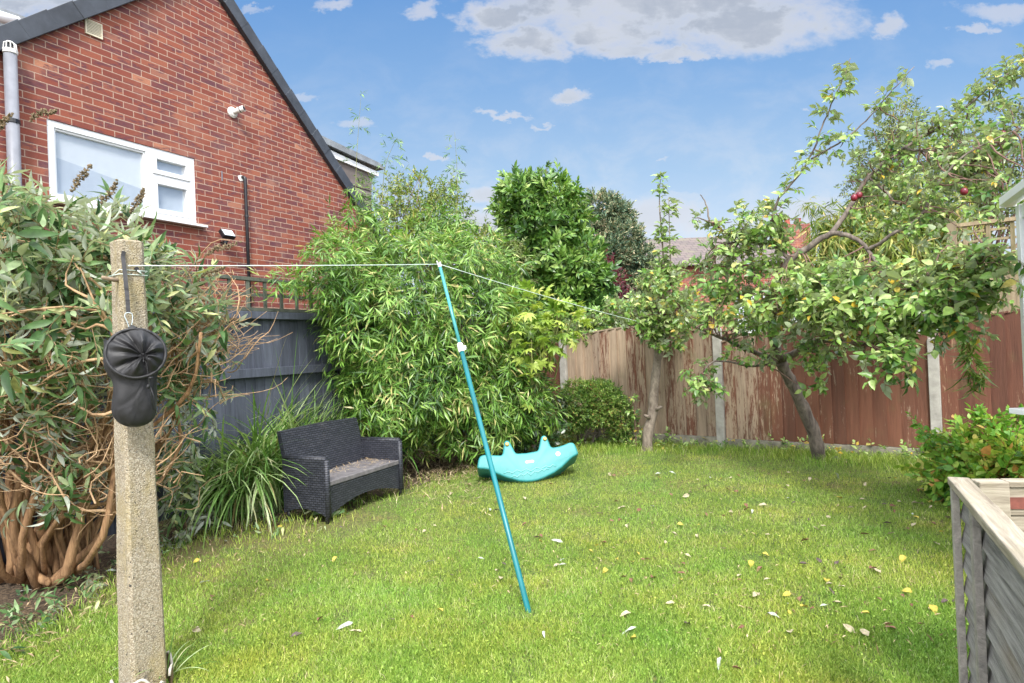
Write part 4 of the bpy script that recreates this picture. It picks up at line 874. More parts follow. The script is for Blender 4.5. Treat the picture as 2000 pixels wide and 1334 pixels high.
# ================================================================== LOW FENCE, bottom right
m_grey = wood('silvered_wood', (.40, .37, .33), (.20, .185, .17), stretch=1)
m_greyh, t, b = material('silvered_lap_board'); o = t.obj(); r_ = t.attr('rnd'); sv = t.new('ShaderNodeVectorMath', operation='ADD'); cx = t.new('ShaderNodeCombineXYZ'); t.l.new(t.math('MULTIPLY', r_, 13), cx.inputs[2]); t.l.new(o, sv.inputs[0]); t.l.new(cx.outputs[0], sv.inputs[1])
n = t.noise(t.mapping(sv.outputs[0], (.05, 1, 1)), 70, 8, .7, .15); big = t.noise(t.mapping(sv.outputs[0], (.4, 1, 1)), 5, 4)
t.set(b, 'Base Color', t.mix(t.math('MULTIPLY', t.sstep(big, .5, .75), .5), t.ramp(n, [(.32, (.09, .085, .08)), (.5, (.22, .21, .20)), (.7, (.34, .33, .31))]), (.20, .15, .10))); b.inputs['Roughness'].default_value = .9; t.set(b, 'Normal', t.bump(n, .6, .008))
m_rail, t, b = material('pale_rail_wood'); o = t.obj(); n = t.noise(t.mapping(o, (.08, 1, 1)), 45, 8, .7, .8); t.set(b, 'Base Color', t.mix(t.math('MULTIPLY', t.sstep(t.noise(o, 7, 5), .5, .7), .6), t.ramp(n, [(.32, (.17, .14, .10)), (.6, (.35, .31, .24)), (.75, (.44, .41, .34))]), (.24, .22, .14))); b.inputs['Roughness'].default_value = .9; t.set(b, 'Normal', t.bump(n, .5, .006))
m_rustp = mat_simple('rust_brown_strap', (.17, .05, .035), .7, var=.3, scale=25)
c1 = P(1873, 934, 2.02); dL = Vector((.455, .89, 0)).normalized(); GF = Wall((c1.x, c1.y), (-dL.x, -dL.y), flip=-1)   # runs towards the camera, n faces left (the lawn)
if GF.n.x > 0: GF.n = -GF.n
zt_ = c1.z; low_ = empty('low_fence', mat=Matrix((GF.d, -GF.n, Vector((0, 0, 1)))).transposed().to_4x4() if False else None, label='low silvered lap fence with pale top rail at the bottom right', cat='fence')
Mx = Matrix((GF.d, -GF.n, GF.d.cross(-GF.n))).transposed().to_4x4(); Mx.translation = Vector((c1.x, c1.y, 0)); sgz = 1 if Mx.to_3x3().col[2].z > 0 else -1
if sgz < 0: Mx = Matrix((-GF.d, -GF.n, (-GF.d).cross(-GF.n))).transposed().to_4x4(); Mx.translation = Vector((c1.x, c1.y, 0))
low_.matrix_world = Mx; sx1 = 1 if sgz > 0 else -1      # local x*sx1 runs towards the camera, local -y faces the lawn
def lx(a, b_): return (min(a*sx1, b_*sx1), max(a*sx1, b_*sx1))
LEN = 2.4; g = rng(51); q = MB(); zz = zt_-.03; row = 0
while zz > -.05:
    x0_, x1_ = lx(.015, LEN); w_ = .098; dz_ = g.uniform(-.004, .004); kx = 24; vs = []
    for i in range(kx+1):
        x_ = x0_+(x1_-x0_)*i/kx; wv_ = .004*math.sin(x_*9+row*2)+.003*math.sin(x_*23+row)
        vs += [(x_, -.005, zz-w_+dz_+wv_), (x_, .020, zz+.012), (x_, .006, zz-w_+dz_+wv_), (x_, .028, zz+.012)]
    q.add(vs, [f for i in range(kx) for f in ((i*4, i*4+4, i*4+5, i*4+1), (i*4+2, i*4+3, i*4+7, i*4+6), (i*4, i*4+2, i*4+6, i*4+4), (i*4+1, i*4+5, i*4+7, i*4+3))], g.random()); zz -= .078; row += 1
q.build('lap_boards', m_greyh, low_)
for a_, w_ in ((.0, .035), (.30, .04), (1.2, .04), (2.1, .04)): 
    x0_, x1_ = lx(a_, a_+w_); MB().box(x0_, x1_, -.026, -.0055, -.05, zt_-.022, g.random()).build('batten', m_grey, low_, bevel=.002)
x0_, x1_ = lx(.0, .36); x2_, x3_ = lx(.362, LEN)
MB().box(x0_, x1_, -.032, .028, zt_-.021, zt_+.004, .4).build('top_rail', m_rail, low_, bevel=.004); MB().box(x2_, x3_, -.034, .028, zt_-.021, zt_+.007, .4).build('top_rail', m_rail, low_, bevel=.004)
# return panel going right from the corner
lr = empty('corner_fence', mat=None, label='short low pale fence with a rusty strap, turning right from the silvered fence end', cat='fence')
pA = P(1925, 938, 2.12); dR = Vector((.985, -.17, 0)).normalized(); Mx2 = Matrix((dR, Vector((0, 0, 1)).cross(dR), Vector((0, 0, 1)))).transposed().to_4x4(); Mx2.translation = Vector((pA.x, pA.y, 0)); lr.matrix_world = Mx2
MB().box(-.035, .058, -.03, .03, -.05, pA.z, .2).build('post', m_rail, lr, bevel=.005)
q = MB()
for i in range(9): q.box(.0605, 1.6, -.012+.004*(i % 2), .010+.004*(i % 2), pA.z-.022-.1*(i+1)+.004, pA.z-.022-.1*i, g.random())
q.build('boards', m_rail, lr, bevel=.002); MB().box(.059, 1.6, -.022, .03, pA.z-.020, pA.z-.0, .6).build('top_rail', m_rail, lr, bevel=.003)
MB().box(.06, 1.6, -.0175, -.0125, pA.z-.095, pA.z-.055, .5).build('strap', m_rustp, lr, bevel=.001)

# ================================================================== CONSERVATORY CORNER, right edge
cv = empty('conservatory', loc=(0, 0, 0), label='white framed conservatory corner with pale gutter at the right edge', cat='conservatory')
YC = 4.3; e = P(2004, 480, YC); dC = Vector((-dH.x, -dH.y, 0)); MC = Matrix((dC, Vector((0, 0, 1)).cross(dC), Vector((0, 0, 1)))).transposed().to_4x4(); MC.translation = Vector((e.x, e.y, 0)); cv.matrix_world = MC
ztp = P(1986, 402, YC).z; q = MB(); q.box(0, .09, -.05, .05, .0, ztp); q.box(.09, 2.4, -.04, .04, ztp-.1, ztp-.002); q.box(.09, 2.4, -.04, .04, .55, .65); q.box(1.2, 1.27, -.045, .045, .651, ztp-.101); q.box(.09, 2.4, -.045, .035, .0, .549); q.build('frame', m_upvc, cv, bevel=.004)
MB().box(.09, 2.4, -.005, .005, .651, ztp-.101).build('pane', m_glassw, cv)
g0 = MC.inverted() @ P(1969, 400, YC+.12)
q = MB(); gp = [(-.0, .0), (.0, .055), (.012, .06), (.012, .012), (.088, .012), (.088, .06), (.10, .055), (.10, 0), (.07, -.018), (.03, -.018)]
q.t = Matrix.Translation(g0); q.add([(0, .05-y, z) for y, z in gp] + [(2.6, .05-y, z) for y, z in gp], [tuple(range(10)), tuple(range(19, 9, -1))]+[(i, 10+i, 10+(i+1) % 10, (i+1) % 10) for i in range(10)]); q.box(-.004, 0, -.05, .05, -.018, .058); q.build('gutter', m_upvc, cv, bevel=.002)
yR = g0.y; sgn = -1 if yR > 0 else 1
q = MB(); q.t = Matrix.Translation((g0.x, g0.y, g0.z)); q.add([(.02, 0, .045), (2.5, 0, .045), (2.5, -1.6, .55), (.02, -1.6, .55), (.02, 0, .02), (2.5, 0, .02), (2.5, -1.6, .52), (.02, -1.6, .52)], [(0, 1, 2, 3), (7, 6, 5, 4), (0, 4, 5, 1), (1, 5, 6, 2), (2, 6, 7, 3), (3, 7, 4, 0)]) if False else q.box(.02, 2.5, -.03, .03, .02, .07)
q.build('eaves', m_upvc, cv)
sp_ = P(1990, 804, 3.9); q = MB(); q.box(sp_.x, sp_.x+1, 3.86, 3.98, sp_.z-.02, sp_.z+.015); q.box(sp_.x+.25, sp_.x+.32, 3.88, 3.96, 0, sp_.z-.021); q.box(sp_.x+.8, sp_.x+.87, 3.88, 3.96, 0, sp_.z-.021); tag(q.build('garden_table', m_upvc, bevel=.004), 'white table top corner poking in at the right edge above the yellowing shrub', 'table')

# ================================================================== FAR HOUSE
YF = 24; fh = empty('far_house', loc=(0, 0, 0), label='distant brick house with brown tiled roof and chimney, seen behind the apple trees', cat='house')
a = P(1255, 500, YF); rdg = P(1395, 458, YF+3).z; ev = P(1300, 520, YF).z; x0_, x1_ = P(1240, 500, YF).x, P(1560, 500, YF).x
q = MB(); q.box(x0_+.3, x1_-.3, YF+.4, YF+7, 0, ev); wl_ = q.build('wall', m_brick, fh)
q = MB(); q.add([(x0_, YF, ev), (x1_, YF, ev), (x1_, YF+3.6, rdg), (x0_+.5, YF+3.6, rdg), (x1_, YF+7.4, ev), (x0_, YF+7.4, ev)], [(0, 1, 2, 3), (3, 2, 4, 5), (0, 3, 5)]); rfo = q.build('roof', m_roof, fh)
q = MB(); cx0 = P(1535, 470, YF+3).x; q.box(cx0, cx0+1.2, YF+3.2, YF+4.0, ev, rdg+.35); q.build('chimney', m_brick, fh)
for k in range(2): MB().lathe([(.15, rdg+.35), (.12, rdg+.6), (.15, rdg+.65), (.1, rdg+.66)], 10, (cx0+.35+.5*k, YF+3.6, 0)).build('chimney_pot', m_terra, fh)
wx = P(1440, 560, YF).x; q = MB(); fr(q, wx, wx+1.6, .9+.6, 2.7+.4, .08, YF+.33, YF+.39); wq = q.build('window', m_upvc, fh); MB().box(wx+.08, wx+1.52, YF+.36, YF+.38, 1.58, 3.02).build('pane', m_glassw, wq)

# ================================================================== PLANTS
m_bark = mat_bark('apple_bark', (.10, .075, .055), (.30, .25, .20), 20, .5)
m_barkd = mat_bark('dark_apple_bark', (.045, .035, .03), (.22, .18, .15), 18, .35)
m_barkb = mat_bark('stringy_brown_bark', (.13, .065, .03), (.42, .25, .125), 42, .1)
m_twig = mat_bark('tan_twig', (.26, .145, .07), (.56, .38, .22), 25, .5)
m_culm = mat_bark('green_culm', (.09, .12, .03), (.28, .27, .10), 10, .2)
m_redtwig = mat_bark('reddish_twig', (.10, .05, .04), (.24, .15, .12), 20, .5)
def plant(name, label, cat, base, group=None):
    o = empty(name, loc=base, label=label, cat=cat, group=group); return o
def put_local(o, par):        # mesh made in world space, kept there under its parent
    o.parent = par; o.matrix_parent_inverse = Matrix.Translation(-Vector(par.location)); return o
def pl(pts): return [P(*p) if not isinstance(p, Vector) else p for p in pts]
def smoothline(pts, k=4):
    out = []; n = len(pts)
    for i in range(n-1):
        p0, p1, p2, p3 = pts[max(i-1, 0)], pts[i], pts[i+1], pts[min(i+2, n-1)]
        for j in range(k):
            u = j/k; out.append(.5*((2*p1)+(p2-p0)*u+(2*p0-5*p1+4*p2-p3)*u*u+(3*p1-p0-3*p2+p3)*u**3))
    out.append(pts[-1]); return out
def fill(blobs, n, variants, g, size=1, out=.5, droop=-.1, upb=.6, shell=.55, rough=.22, minz=.03, spread=.2, cloud=None, front=.0, shade=.0, wander_=.5):
    pos, nrm, rad = scatter(blobs, n, g, shell, rough, minz, front); k = len(pos)
    d = unit(nrm*out + np.array([0, 0, droop]) + g.normal(0, wander_, (k, 3))); up = unit(np.array([0, 0, upb]) + nrm*.5 + g.normal(0, .25, (k, 3)))
    cl = cloud or Cloud(); base = np.clip(.45 + .25*lump(pos*1.0, 4.0, 4.0) + g.normal(0, .1, k), 0, 1)
    cl.put(variants, pos, d, up, size*g.uniform(.75, 1.2, k), g, base, spread); return cl
def twigs(par, name, anchors, targets, g, r0=.008, r1=.002, mat=None, k=5, amp=.1, sag=0, nearest=True, sides=5):
    q = MB(); A = np.array([tuple(a) for a in anchors])
    for tg in targets:
        tg = np.array(tg); dd_ = np.linalg.norm(A-tg, axis=1); i = np.argsort(dd_)[g.integers(0, min(5, len(A)))] if nearest else g.integers(0, len(A))
        q.tube(wander(A[i], tg, g, k, amp, sag), taper(r0, r1, k+1), sides, cap=False)
    return put_local(q.build(name, mat, None, smooth=True), par)
def along(cl, line, n, variants, g, size=1, spread=.2, jitter=.03, out=.8, u0=0.0, base=None):
    L = np.array([tuple(p) for p in line]); seg = len(L)-1; u = u0*seg + (1-u0)*seg*g.random(n); i = np.minimum(u.astype(int), seg-1); f = (u-i)[:, None]
    pos = L[i]*(1-f)+L[i+1]*f; tn = unit(L[i+1]-L[i]); rd = g.normal(0, 1, (n, 3)); rd -= tn*np.sum(rd*tn, 1, keepdims=True); rd = unit(rd)
    d = unit(tn*(1-out)+rd*out + np.array([0, 0, .05])); up = unit(np.array([0, 0, 1.]) + g.normal(0, .3, (n, 3)))
    cl.put(variants, pos + rd*g.random((n, 1))*jitter, d, up, size*g.uniform(.7, 1.15, n), g, base if base is not None else np.clip(g.normal(.45, .15, n), 0, 1), spread); return cl
def rlines(q, lines, r0, r1, sides=8):
    for (pts, a, b_) in lines: q.tube(pts, taper(a, b_, len(pts)), sides, cap=True)

# ---------- buddleia, left
m_bud = mat_leaf('buddleia_leaf', [(.030, .075, .022), (.07, .15, .045), (.15, .26, .09), (.30, .39, .21), (.50, .52, .24)], stem=(.25, .17, .09), rough=.5, trans=.25, back=(.44, .48, .40))
g = rng(101); lf_bs = [leaf_tpl(.130, .034, 3, .35, .25, .75, q=.9), leaf_tpl(.12, .032, 3, .3, -.1, .75), leaf_tpl(.14, .034, 3, .45, .5, .75)]; spr_b = [sprig(g, .18, 8, lf_bs[i_ % 3], (.55, 1.15), 62, .15, True, .0022, curve=.4) for i_ in range(9)]
lf_b2 = leaf_tpl(.10, .026, 3, .4, .5, .75); spr_b2 = [sprig(g, .16, 6, lf_b2, (.6, 1.1), 50, .6, True, .0018, curve=.4) for _ in range(6)]
bb = G(70, 1140); bud = plant('buddleia', 'large buddleia with grey-green leaves and bare twisted tan stems, at far left', 'shrub', bb)
bl = [blob(40, 520, 3.5, 170, 115, .5), blob(210, 555, 3.6, 115, 85, .45), blob(315, 560, 3.9, 65, 60, .35), blob(385, 620, 4.1, 50, 45, .3), blob(60, 640, 3.3, 140, 60, .45), blob(-170, 500, 3.5, 150, 200, .6), blob(120, 455, 3.7, 90, 45, .35), blob(0, 400, 3.6, 45, 60, .3), blob(240, 480, 3.7, 60, 30, .25)]
cl = fill(bl, 740, spr_b, g, .95, .6, .1, .6, .25, .55, .4, .36, wander_=.8)
lowt = [blob(50, 740, 3.5, 170, 90, .5), blob(120, 720, 3.5, 120, 90, .5), blob(370, 720, 4.3, 80, 110, .4), blob(120, 900, 3.7, 130, 90, .4), blob(340, 700, 4.1, 70, 80, .35)]
cl = fill(lowt, 260, spr_b2, g, 1.0, .4, -.6, .6, .1, .2, .1, .25, cl)
cl = fill([blob(350, 890, 4.7, 55, 110, .35), blob(380, 1000, 4.9, 50, 34, .25), blob(330, 1030, 4.6, 50, 30, .25)], 105, spr_b2, g, 1.0, .4, -.9, .6, .1, .2, .05, .25, cl, wander_=.35)
q = MB(); ends = []; A = []
for k_ in range(34):
    b0 = G(g.uniform(-60, 210), 1130-g.uniform(0, 40)); t0 = b0+Vector((g.normal(0, .28), g.normal(0, .2), g.uniform(1.2, 2.1))); q.tube(wander(b0, t0, g, 8, .05), taper(g.uniform(.007, .013), .004, 9), 7)
for (bx, by, tx, ty, tz_, r0) in tuple((g.uniform(-20, 150), 1135+g.normal(0, 8), g.uniform(-120, 400), g.uniform(500, 680), 3.6+g.uniform(-.2, .6), g.uniform(.014, .028)) for _ in range(22)) + ((20, 1135, -60, 500, 3.5, .027), (45, 1140, 20, 520, 3.5, .024), (75, 1145, 110, 470, 3.6, .028), (95, 1140, 190, 500, 3.7, .025), (110, 1130, 290, 560, 3.9, .024), (60, 1125, 350, 620, 4.1, .04), (30, 1120, 60, 560, 3.9, .024), (120, 1120, 230, 680, 3.7, .04), (5, 1130, -120, 700, 3.6, .045), (140,1090, 420, 650, 4.4,.03)):
    b0 = G(bx, by); t0 = P(tx, ty, tz_); mids = wander(b0, t0, g, 7, .10); pts = smoothline([Vector(p) for p in mids], 2); q.tube([p+Vector(g.normal(0, .006, 3)) for p in pts], [r*(1+.12*math.sin(i*1.9)) for i, r in enumerate(taper(r0, .009, len(pts)))], 9); A += pts[4:]; ends.append(t0)
put_local(q.build('stem', m_barkb, None, smooth=True), bud)
tp_, _, _ = scatter(bl + lowt, 260, g, .1, .2, .25); twigs(bud, 'twig', A, tp_, g, .011, .003, m_twig, 6, .12)
tp_, _, _ = scatter([blob(80, 760, 3.6, 190, 200, .5), blob(360, 690, 4.2, 110, 150, .4), blob(200, 900, 3.9, 170, 140, .4), blob(410,660,4.4,60,90,.3)], 820, g, .1, .3, .1)
q = MB()
for p in tp_:
    d = Vector(g.normal(0, 1, 3)); d.z = abs(d.z)*.9+.2*g.normal(); L = g.uniform(.12, .5); q.tube(wander(p, Vector(p)+d.normalized()*L, g, 6, .13), taper(g.uniform(.0025, .0065), .0014, 7), 4, cap=False)
put_local(q.build('dead_twig', m_twig, None, smooth=True), bud)
along(cl, [Vector(p) for p in tp_[:60]], 1, spr_b2, g)
put_local(cl.build('foliage', m_bud), bud)
m_pan = mat_simple('spent_flower_spike', (.20, .15, .085), .9, var=.35, scale=60, bump=.8)
for (ax_, ay_, bx, by, z_) in ((140, 372, 178, 322, 3.4), (192, 400, 228, 352, 3.5), (255, 415, 280, 368, 3.6), (400, 500, 470, 472, 3.9), (60, 235, 110, 215, 3.6), (-10,260,25,222,3.5), (395,540,440,520,3.9)):
    q = MB(); pts = wander(P(ax_, ay_, z_), P(bx, by, z_), g, 12, .06)
    for i, p in enumerate(pts):
        r_ = .017*math.sin(math.pi*min(.96, (i+1.5)/14.5))+.003
        for j in range(9):
            o_ = Vector(g.normal(0, 1, 3)).normalized()*r_; q.tube([Vector(p), Vector(p)+o_, Vector(p)+o_*1.3], [.0015, .0045, .001], 4)
    put_local(q.build('flower_spike', m_pan, None), bud)

# ---------- strap-leaved clumps
m_strap = mat_leaf('strap_leaf', [(.05, .13, .025), (.14, .28, .06), (.28, .42, .13), (.55, .64, .38), (.40, .32, .14)], trans=.3, rough=.4)
def ribbons(base, n, g, L=(.6, 1.0), w=.006, th0=(.1, .7), bend=(1.0, 2.4), spread=.12, k=8, az=None):
    b0 = np.array(tuple(base)) + np.stack([g.normal(0, spread, n), g.normal(0, spread, n), np.zeros(n)], 1); az_ = g.uniform(0, 2*np.pi, n) if az is None else g.normal(az[0], az[1], n)
    h = np.stack([np.cos(az_), np.sin(az_), az_*0], 1); s_ = np.stack([-np.sin(az_), np.cos(az_), az_*0], 1); Ln = g.uniform(*L, n); t0 = g.uniform(*th0, n); bd = g.uniform(*bend, n); p = b0.copy(); rows = []
    for i in range(k+1):
        u = i/k; ww = w*(np.sin(np.pi*min(1, u*.85+.12))**.6 if u < 1 else .03); rows.append(np.stack([p-s_*ww, p+s_*ww], 1)); th = t0 + bd*u; p = p + (h*np.sin(th)[:, None] + np.array([0, 0, 1])*np.cos(th)[:, None])*(Ln/k)[:, None]
        p[:, 2] = np.maximum(p[:, 2], .012)
    V = np.stack(rows, 1).reshape(n, -1, 3); T = []
    SI = np.array(sofa.matrix_world.inverted()); Lc = V @ SI[:3, :3].T + SI[:3, 3]      # blades do not grow through the sofa
    hit = ((Lc[..., 0] > -.05) & (Lc[..., 0] < SW+.05) & (Lc[..., 1] > -.10) & (Lc[..., 1] < .60) & (Lc[..., 2] < .86)).any(1); hit[:1] = False
    V = V[~hit]; n = len(V)
    for i in range(k): T += [(2*i, 2*i+1, 2*i+3), (2*i, 2*i+3, 2*i+2)]
    T = np.array(T)[None] + (np.arange(n)*2*(k+1))[:, None, None]; r_ = np.repeat(np.clip(g.normal(.45, .25, n), 0, 1), 2*(k+1)); return V.reshape(-1, 3), T.reshape(-1, 3), r_
def ribbon_obj(name, sets, mat, par=None):
    off = 0; Vs, Ts, Rs = [], [], []
    for V, T, r_ in sets: Vs.append(V); Ts.append(T+off); Rs.append(r_); off += len(V)
    o = np_mesh(name, np.concatenate(Vs), np.concatenate(Ts), mat, None, {'rnd': np.concatenate(Rs), 'stem': np.concatenate(Rs)*0})
    return put_local(o, par) if par else o
g = rng(111); b0 = G(500, 1000); sc = plant('sedge_clump', 'arching sedge clump with long striped leaves, left of the wicker sofa', 'plant', b0)
ribbon_obj('foliage', [ribbons(b0, 760, g, (.85, 1.35), .0075, (.05, .55), (1.2, 2.9), .13), ribbons(b0+Vector((-.22, .12, 0)), 380, g, (.8, 1.3), .007, (.1, .7), (1.2, 2.8), .13), ribbons(b0+Vector((-.1, .45, 0)), 320, g, (1.1, 1.6), .0075, (.0, .5), (.8, 2.3), .16)], m_strap, sc)
g = rng(112); b1_ = Vector((-2.2, 6.45, 0)); sc = plant('sedge_clump', 'tall loose sedge clump with a few upright blades, behind the wicker sofa', 'plant', b1_)
ribbon_obj('foliage', [ribbons(b1_, 520, g, (.85, 1.25), .007, (.0, .5), (.6, 1.7), .22), ribbons(b1_+Vector((.35, .55, 0)), 380, g, (.7, 1.2), .007, (.0, .7), (.9, 2.2), .2), ribbons(b1_+Vector((-.25, -.35, 0)), 14, g, (1.3, 1.75), .004, (.0, .3), (.2, .8), .12)], m_strap, sc)
g = rng(113); b2_ = G(318, 1338); sc = plant('grass_tuft', 'small grass tuft growing in the split collar of the concrete post', 'plant', b2_)
ribbon_obj('foliage', [ribbons(b2_+Vector((0, 0, 0)), 40, g, (.12, .26), .003, (.2, 1.0), (.5, 1.8), .025)], m_strap, sc)

# ---------- bamboo
m_bam = mat_leaf('bamboo_leaf', [(.030, .085, .014), (.09, .21, .032), (.20, .37, .06), (.36, .52, .14), (.56, .50, .20)], stem=(.17, .19, .06), rough=.36, trans=.28, spec=.55, rare=True)
g = rng(121); lf_m = leaf_tpl(.135, .023, 1, .3, .25, .55); spr_m = [sprig(g, .13, 6, lf_m, (.6, 1.15), 42, .5, False, .0012, curve=.4) for _ in range(10)]
bmb = G(840, 905); bam = plant('bamboo', 'broad bright green bamboo thicket in the garden corner behind the sofa and rocker', 'bamboo', bmb)
blb = [blob(720, 640, 6.6, 80, 110, .5), blob(700, 560, 6.9, 70, 70, .45), blob(800, 600, 7.0, 110, 130, .6), blob(830, 740, 6.9, 130, 100, .6), blob(760, 760, 6.6, 80, 90, .45), blob(920, 620, 7.4, 100, 140, .65), blob(960, 760, 7.4, 100, 90, .55), blob(860, 520, 7.4, 110, 60, .6), blob(1000, 680, 7.8, 60, 110, .5), blob(1020, 790, 7.6, 60, 60, .4), blob(900, 830, 7.2, 120, 45, .45), blob(960, 540, 7.8, 70, 50, .5)]
cl = fill(blb, 6200, spr_m, g, 1.0, .6, -.3, .5, .55, .34, .12, .26, front=.5)
q = MB(); 
for i in range(120):
    f_ = g.random(); base = G(730+g.uniform(0, 300), 905+g.normal(0, 8)); base.y += .35+g.random()*.5; tb = blb[g.integers(0, len(blb))]; tt_ = Vector(tb[0])+Vector(g.normal(0, .3, 3)*tb[1]); q.tube(wander(base, tt_, g, 7, .04, .0), taper(.008, .003, 8), 5, cap=False)
tall = [((700, 520, 7.2), (695, 350, 7.2), (705, 190, 7.2)), ((745, 500, 7.3), (750, 340, 7.3), (775, 270, 7.2)), ((720, 520, 7.0), (740, 400, 7.0), (800, 320, 6.9)), ((890, 460, 7.8), (893, 350, 7.8), (888, 258, 7.8)), ((640, 560, 6.6), (655, 470, 6.5), (640, 440, 6.4)), ((820, 470, 7.5), (860, 380, 7.5), (905, 330, 7.4)), ((730, 480, 7.1), (715, 420, 7.0), (690, 360, 6.8)), ((700, 600, 6.7), (660, 480, 6.5), (650, 505, 6.2)), ((700,560,6.6),(640,490,6.3),(590,545,6.1)), ((760,500,7.1),(745,400,7.1),(715,330,7.1))]
for tl_ in tall:
    ln = smoothline(pl(tl_), 6); q.tube(ln, taper(.0055, .0012, len(ln)), 5, cap=False); along(cl, ln, 26, spr_m[:4], g, .62, .2, .1, .7, .12)
put_local(q.build('stem', m_culm, None, smooth=True), bam)
for bl_, n_ in ((blob(650, 500, 6.3, 60, 40, .3), 130), (blob(640, 560, 6.3, 40, 30, .25), 70), (blob(720, 460, 7.1, 60, 60, .4), 120), (blob(860, 450, 7.8, 70, 35, .4), 220), (blob(560,548,6.0,60,9,.1), 34), (blob(690, 420, 7.0, 50, 60, .4), 50)): fill([bl_], n_, spr_m, g, .95, .5, -.1, .6, .1, .3, .2, .2, cl)
put_local(cl.build('foliage', m_bam), bam)

# ---------- loose shrub behind the bamboo
m_round = mat_leaf('cotoneaster_leaf', [(.05, .09, .02), (.12, .20, .04), (.24, .32, .07), (.36, .36, .10)], rough=.45)
g = rng(131); lf_r = leaf_tpl(.055, .028, 1, .2, .2, .8); spr_r = [sprig(g, .16, 9, lf_r, (.7, 1.1), 60, .2, False, .002) for _ in range(6)]
b0 = Vector((-1.1, 9.0, 0)); sh = plant('loose_shrub', 'loose open shrub with small round leaves rising behind the bamboo', 'shrub', b0)
blr = [blob(800, 390, 8.9, 55, 45, .5), blob(860, 420, 8.9, 55, 50, .5), blob(780, 430, 8.9, 45, 35, .5), blob(820, 470, 8.8, 90, 40, .5), blob(930, 480, 9.2, 50, 40, .4), blob(880, 380, 8.9, 30, 25, .3)]
cl = fill(blr, 950, spr_r, g, 1.0, .6, .1, .5, .3, .4, .3, .2); tp_, _, _ = scatter(blr, 70, g, .5); put_local(cl.build('foliage', m_round), sh)
twigs(sh, 'stem', [b0, b0+Vector((.1, 0, 1.5)), b0+Vector((-.1, .1, 2.3)), b0+Vector((.3, 0, 2.2))], tp_, g, .014, .003, m_redtwig, 6, .07)

# ---------- laurel-like tree
m_lau = mat_leaf('laurel_leaf', [(.035, .09, .022), (.09, .20, .042), (.21, .36, .075), (.40, .52, .17)], stem=(.14, .17, .05), rough=.32, trans=.2, spec=.5)
g = rng(141); lf_l = leaf_tpl(.145, .058, 2, .25, .3, .75); spr_l = [sprig(g, .24, 9, lf_l, (.7, 1.1), 48, .1, False, .003) for _ in range(7)]
b0 = P(1085, 700, 10.4); b0.z = 0; la_ = plant('laurel_tree', 'tall glossy dark green broadleaf evergreen behind the board fence', 'tree', b0)
bll = [blob(1020, 400, 10.4, 42, 45, .5), blob(1080, 395, 10.4, 55, 42, .6), blob(1050, 450, 10.4, 80, 60, .7), blob(1110, 440, 10.5, 40, 50, .5), blob(1060, 520, 10.3, 75, 60, .7), blob(1120, 540, 10.3, 70, 55, .7), blob(1100, 600, 10.2, 85, 50, .7), blob(1150, 590, 10.2, 45, 40, .5), blob(1165, 560, 10.3, 28, 28, .4), blob(1145, 500, 10.4, 25, 35, .4), blob(1040, 590, 10.2, 60, 60, .6)]
bll = [(c_+np.array([-.04, 0, 0]), r_*np.array([.84, .9, .95])) for c_, r_ in bll]
cl = fill(bll, 1900, spr_l, g, 1.0, .8, .35, .3, .5, .28, .3, .2, front=.4)
q = MB(); tr0 = smoothline([b0, b0+Vector((.05, 0, 1.6)), P(1075, 520, 10.4), P(1065, 430, 10.4), P(1065, 370, 10.4)], 4); q.tube(tr0, taper(.09, .012, len(tr0)), 8)
for tl_ in (((1066, 400, 10.4), (1068, 345, 10.4), (1067, 328, 10.4)), ((1020, 440, 10.4), (1000, 390, 10.4), (993, 345, 10.4)), ((1100, 420, 10.4), (1120, 380, 10.4), (1128, 372, 10.4)), ((1040, 420, 10.4), (1020, 370, 10.4), (1016, 345, 10.4)), ((985, 440, 10.4), (978, 400, 10.4), (975, 372, 10.4))):
    ln = smoothline(pl(tl_), 4); q.tube(ln, taper(.012, .004, len(ln)), 5); along(cl, ln, 14, spr_l, g, .7, .2, .02, .5)
put_local(q.build('trunk', m_barkd, None, smooth=True), la_); put_local(cl.build('crown', m_lau), la_)
tp_, _, _ = scatter(bll, 60, g, .7); twigs(la_, 'branch', tr0[6:], tp_, g, .02, .006, m_barkd, 5, .08)

# ---------- conifer
m_con = mat_leaf('conifer_spray', [(.045, .10, .065), (.11, .19, .11), (.25, .30, .16), (.55, .46, .30)], stem=(.16, .17, .09), rough=.7, trans=.1)
g = rng(151)
lf_c = leaf_tpl(.075, .034, 1, .1, .2, .6); spr_c = [sprig(g, .26, 16, lf_c, (.6, 1.1), 38, .1, False, .004, upmix=.3) for _ in range(6)]
b0 = P(1200, 660, 15); b0.z = 0; co_ = plant('conifer', 'dense brownish green conifer with rounded tiers in the distance', 'tree', b0)
blc = [blob(1168, 415, 14.8, 36, 20, .5), blob(1190, 428, 15, 34, 20, .6), blob(1160, 462, 14.8, 36, 20, .6), blob(1208, 472, 14.7, 38, 22, .6), blob(1180, 505, 14.5, 46, 24, .6), blob(1232, 508, 14.8, 34, 24, .6), blob(1195, 545, 15, 60, 36, .8), blob(1230, 560, 15, 40, 40, .8), blob(1150, 560, 15.2, 40, 36, .7), blob(1160, 480, 15.1, 36, 30, .7), blob(1215,620,15,60,40,.8)]
cl = fill(blc, 5200, spr_c, g, 1.15, .9, .5, .2, .82, .16, .2, .3, front=.6)
put_local(cl.build('crown', m_con), co_); q = MB(); q.tube([b0, b0+Vector((0, 0, 2)), P(1190, 450, 15)], [.16, .12, .05], 8); put_local(q.build('trunk', m_barkd, None, smooth=True), co_)

